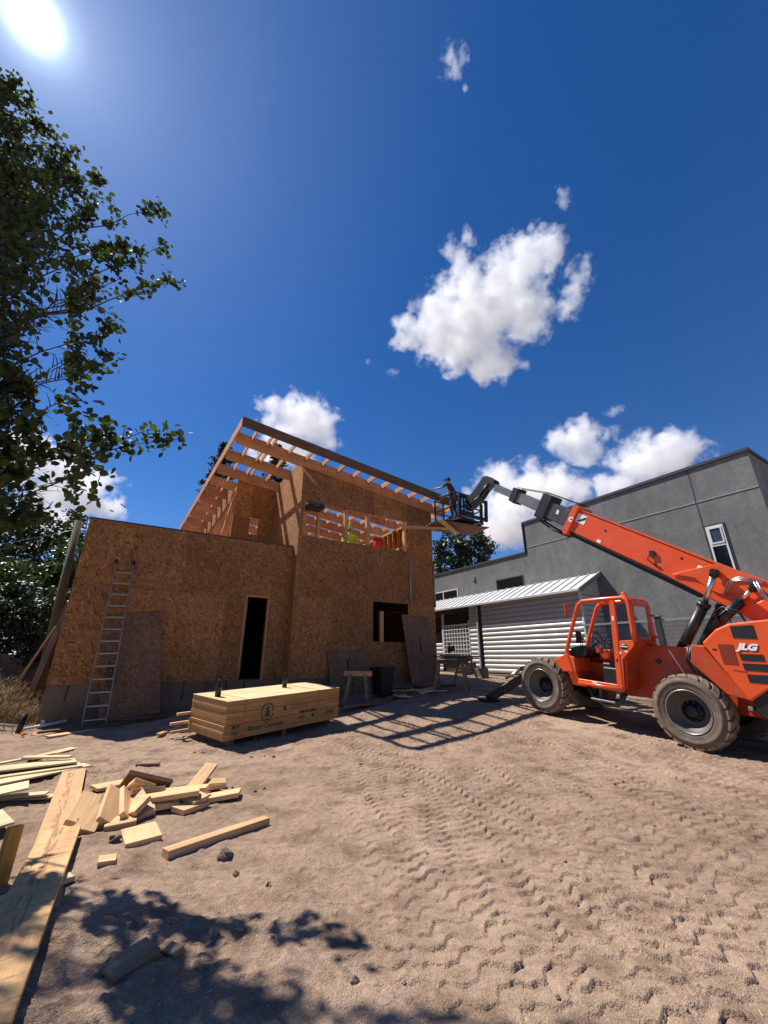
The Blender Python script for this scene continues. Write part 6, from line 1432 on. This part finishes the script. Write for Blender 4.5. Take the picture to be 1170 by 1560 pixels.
# ================================================================== clouds: real volumes far off
CL = {
'A': [(223.14, 688.0, 742.66, 141.3, 92.2), (319.83, 652.38, 840.52, 81.8, 62.5), (156.2, 713.44, 672.77, 111.6, 56.5), (238.02, 728.7, 630.83, 89.3, 44.6), (319.83, 693.09, 728.69, 66.9, 66.9), (59.5, 708.35, 686.75, 47.6, 44.6), (379.34, 642.21, 868.47, 37.2, 47.6), (111.57, 693.09, 728.69, 59.5, 44.6)],
'B': [(435.87, 667.65, 798.58, 32.7, 59.5), (423.97, 685.45, 749.65, 26.8, 44.6), (458.18, 654.93, 833.53, 22.3, 32.7)],
'C': [(148.76, 641.19, 871.27, 23.8, 32.7), (188.93, 633.05, 893.64, 19.3, 35.7), (180.0, 644.75, 861.48, 17.9, 26.8)],
'D': [(153.22, 497.2, 1266.87, 32.7, 32.7), (171.07, 492.11, 1280.85, 29.8, 20.8), (188.93, 516.54, 1213.75, 10.4, 10.4), (163.64, 503.82, 1248.7, 20.8, 17.9)],
'E': [(401.65, 599.47, 985.9, 19.3, 23.8), (412.07, 605.57, 969.12, 14.9, 17.9)],
'F': [(-193.39, 774.49, 505.02, 92.2, 56.5), (-245.45, 765.33, 530.18, 52.1, 32.7), (-141.32, 784.67, 477.06, 53.6, 44.6), (-215.7, 797.39, 442.12, 89.3, 44.6), (-260.33, 774.49, 505.02, 37.2, 29.8)],
'G': [(-714.05, 827.92, 358.24, 111.6, 71.4), (-780.99, 855.9, 281.36, 111.6, 62.5), (-647.11, 841.65, 320.5, 66.9, 32.7), (-810.74, 805.02, 421.15, 89.3, 66.9), (-728.93, 807.56, 414.16, 59.5, 32.7)],
'H': [(617.36, 807.56, 414.16, 111.6, 56.5), (676.86, 799.93, 435.13, 59.5, 35.7), (535.54, 825.37, 365.23, 66.9, 50.6), (647.11, 789.76, 463.09, 59.5, 29.8), (557.85, 799.93, 435.13, 44.6, 29.8)],
'I': [(438.84, 789.76, 463.09, 59.5, 47.6), (394.21, 787.21, 470.08, 32.7, 32.7), (446.28, 774.49, 505.02, 29.8, 23.8), (468.6, 799.93, 435.13, 37.2, 29.8)],
'J': [(319.83, 833.0, 344.27, 126.4, 71.4), (255.87, 816.21, 390.4, 41.7, 32.7), (275.21, 855.9, 281.36, 89.3, 56.5), (394.21, 827.92, 358.24, 81.8, 53.6), (371.9, 850.81, 295.34, 74.4, 59.5), (230.58, 850.81, 295.34, 44.6, 44.6)],
'K': [(520.66, 767.88, 523.2, 26.8, 11.9)],
'L': [(-37.19, 730.23, 626.64, 13.4, 8.9), (-7.44, 722.09, 649.01, 8.9, 8.9), (19.34, 737.35, 607.07, 14.9, 8.9)],
'M': [(587.6, 790.77, 460.29, 41.7, 26.8), (520.66, 785.69, 474.27, 23.8, 20.8)],
}
CLAB = {'A': 'largest white cloud high in the middle of the sky', 'B': 'ragged cloud fragment just right of the largest cloud', 'C': 'two thin wisps above the left shoulder of the largest cloud',
 'D': 'small lone cloud highest in the sky', 'E': 'tiny wisp high above the right end of the largest cloud', 'F': 'round puffy cloud directly above the open roof', 'G': 'white cloud behind the tree at the left, above the house wing',
 'H': 'broad cloud above the grey building', 'I': 'cloud above the telehandler boom, left of the broad one', 'J': 'big low cloud behind the work basket and boom', 'K': 'smallest flat wisp above the broad cloud over the grey building', 'L': 'faint specks of cloud below left of the largest cloud', 'M': 'thin wisp on top of the broad cloud over the grey building'}
def cloud(key, lobes, dens, thr, k, gain, ns):
    c = np.array(lobes); ctr = c[:, :3].mean(0)
    s = NT('cloud_vapour_' + key.lower()); o = s.obj()
    wn_ = s.n('ShaderNodeTexNoise'); s.l(o, wn_.inputs['Vector']); wn_.inputs['Scale'].default_value = .012; wn_.inputs['Detail'].default_value = 2
    wv = s.vmath('MULTIPLY', s.vmath('SUBTRACT', wn_.outputs['Color'], (.5, .5, .5)), (46, 46, 46))
    q = s.vmath('ADD', o, wv); f = None
    for x, y, z, a, b in lobes:
        d = s.vmath('LENGTH', s.vmath('MULTIPLY', s.vmath('SUBTRACT', q, (x - ctr[0], y - ctr[1], z - ctr[2])), (1 / a, 2 / (a + b), 1 / b)))
        if f is None: f = d
        else:
            m = s.n('ShaderNodeMath', operation='SMOOTH_MIN'); s.l(f, m.inputs[0]); s.l(d, m.inputs[1]); m.inputs[2].default_value = .25; f = m.outputs[0]
    f = s.math('SUBTRACT', 1.0, f)
    n = s.noise(o, ns, 9, .66)
    dn = s.math('ADD', f, s.math('MULTIPLY', s.math('SUBTRACT', n, .5), k))
    dn = s.math('MULTIPLY', s.math('SUBTRACT', dn, thr), gain, True)
    v = s.n('ShaderNodeVolumePrincipled'); v.inputs['Color'].default_value = (1, 1, 1, 1); v.inputs['Anisotropy'].default_value = .15
    s.l(s.math('MULTIPLY', dn, dens), v.inputs['Density']); s.l(v.outputs[0], s.out.inputs['Volume'])
    mb = MB()
    for x, y, z, a, b in lobes: mb.sphere((x, y, z), 1.22, 20, 12, (a, (a + b) / 2, b))
    cm = Matrix.Translation(ctr); me = mesh_from('cloud', mb, cm.inverted()); ob = bpy.data.objects.new('cloud', me); COL.objects.link(ob)
    rm = ob.modifiers.new('r', 'REMESH'); rm.mode = 'VOXEL'; rm.voxel_size = max(2.5, float(c[:, 4].min()) / 4)
    bpy.context.view_layer.update(); dm = bpy.data.meshes.new_from_object(ob.evaluated_get(bpy.context.evaluated_depsgraph_get())); ob.modifiers.clear(); ob.data = dm
    dm.materials.clear(); dm.materials.append(s.m); ob.matrix_world = cm
    tag(ob, CLAB[key], 'cloud', 'clouds'); return ob
for key, lobes in CL.items():
    thin = key in 'BCDEKLM'
    cloud(key, lobes, .026 if thin else .036, .24 if thin else .16, 4.2 if thin else 3.3, 1.3 if thin else 2.2, .040 if thin else .022)
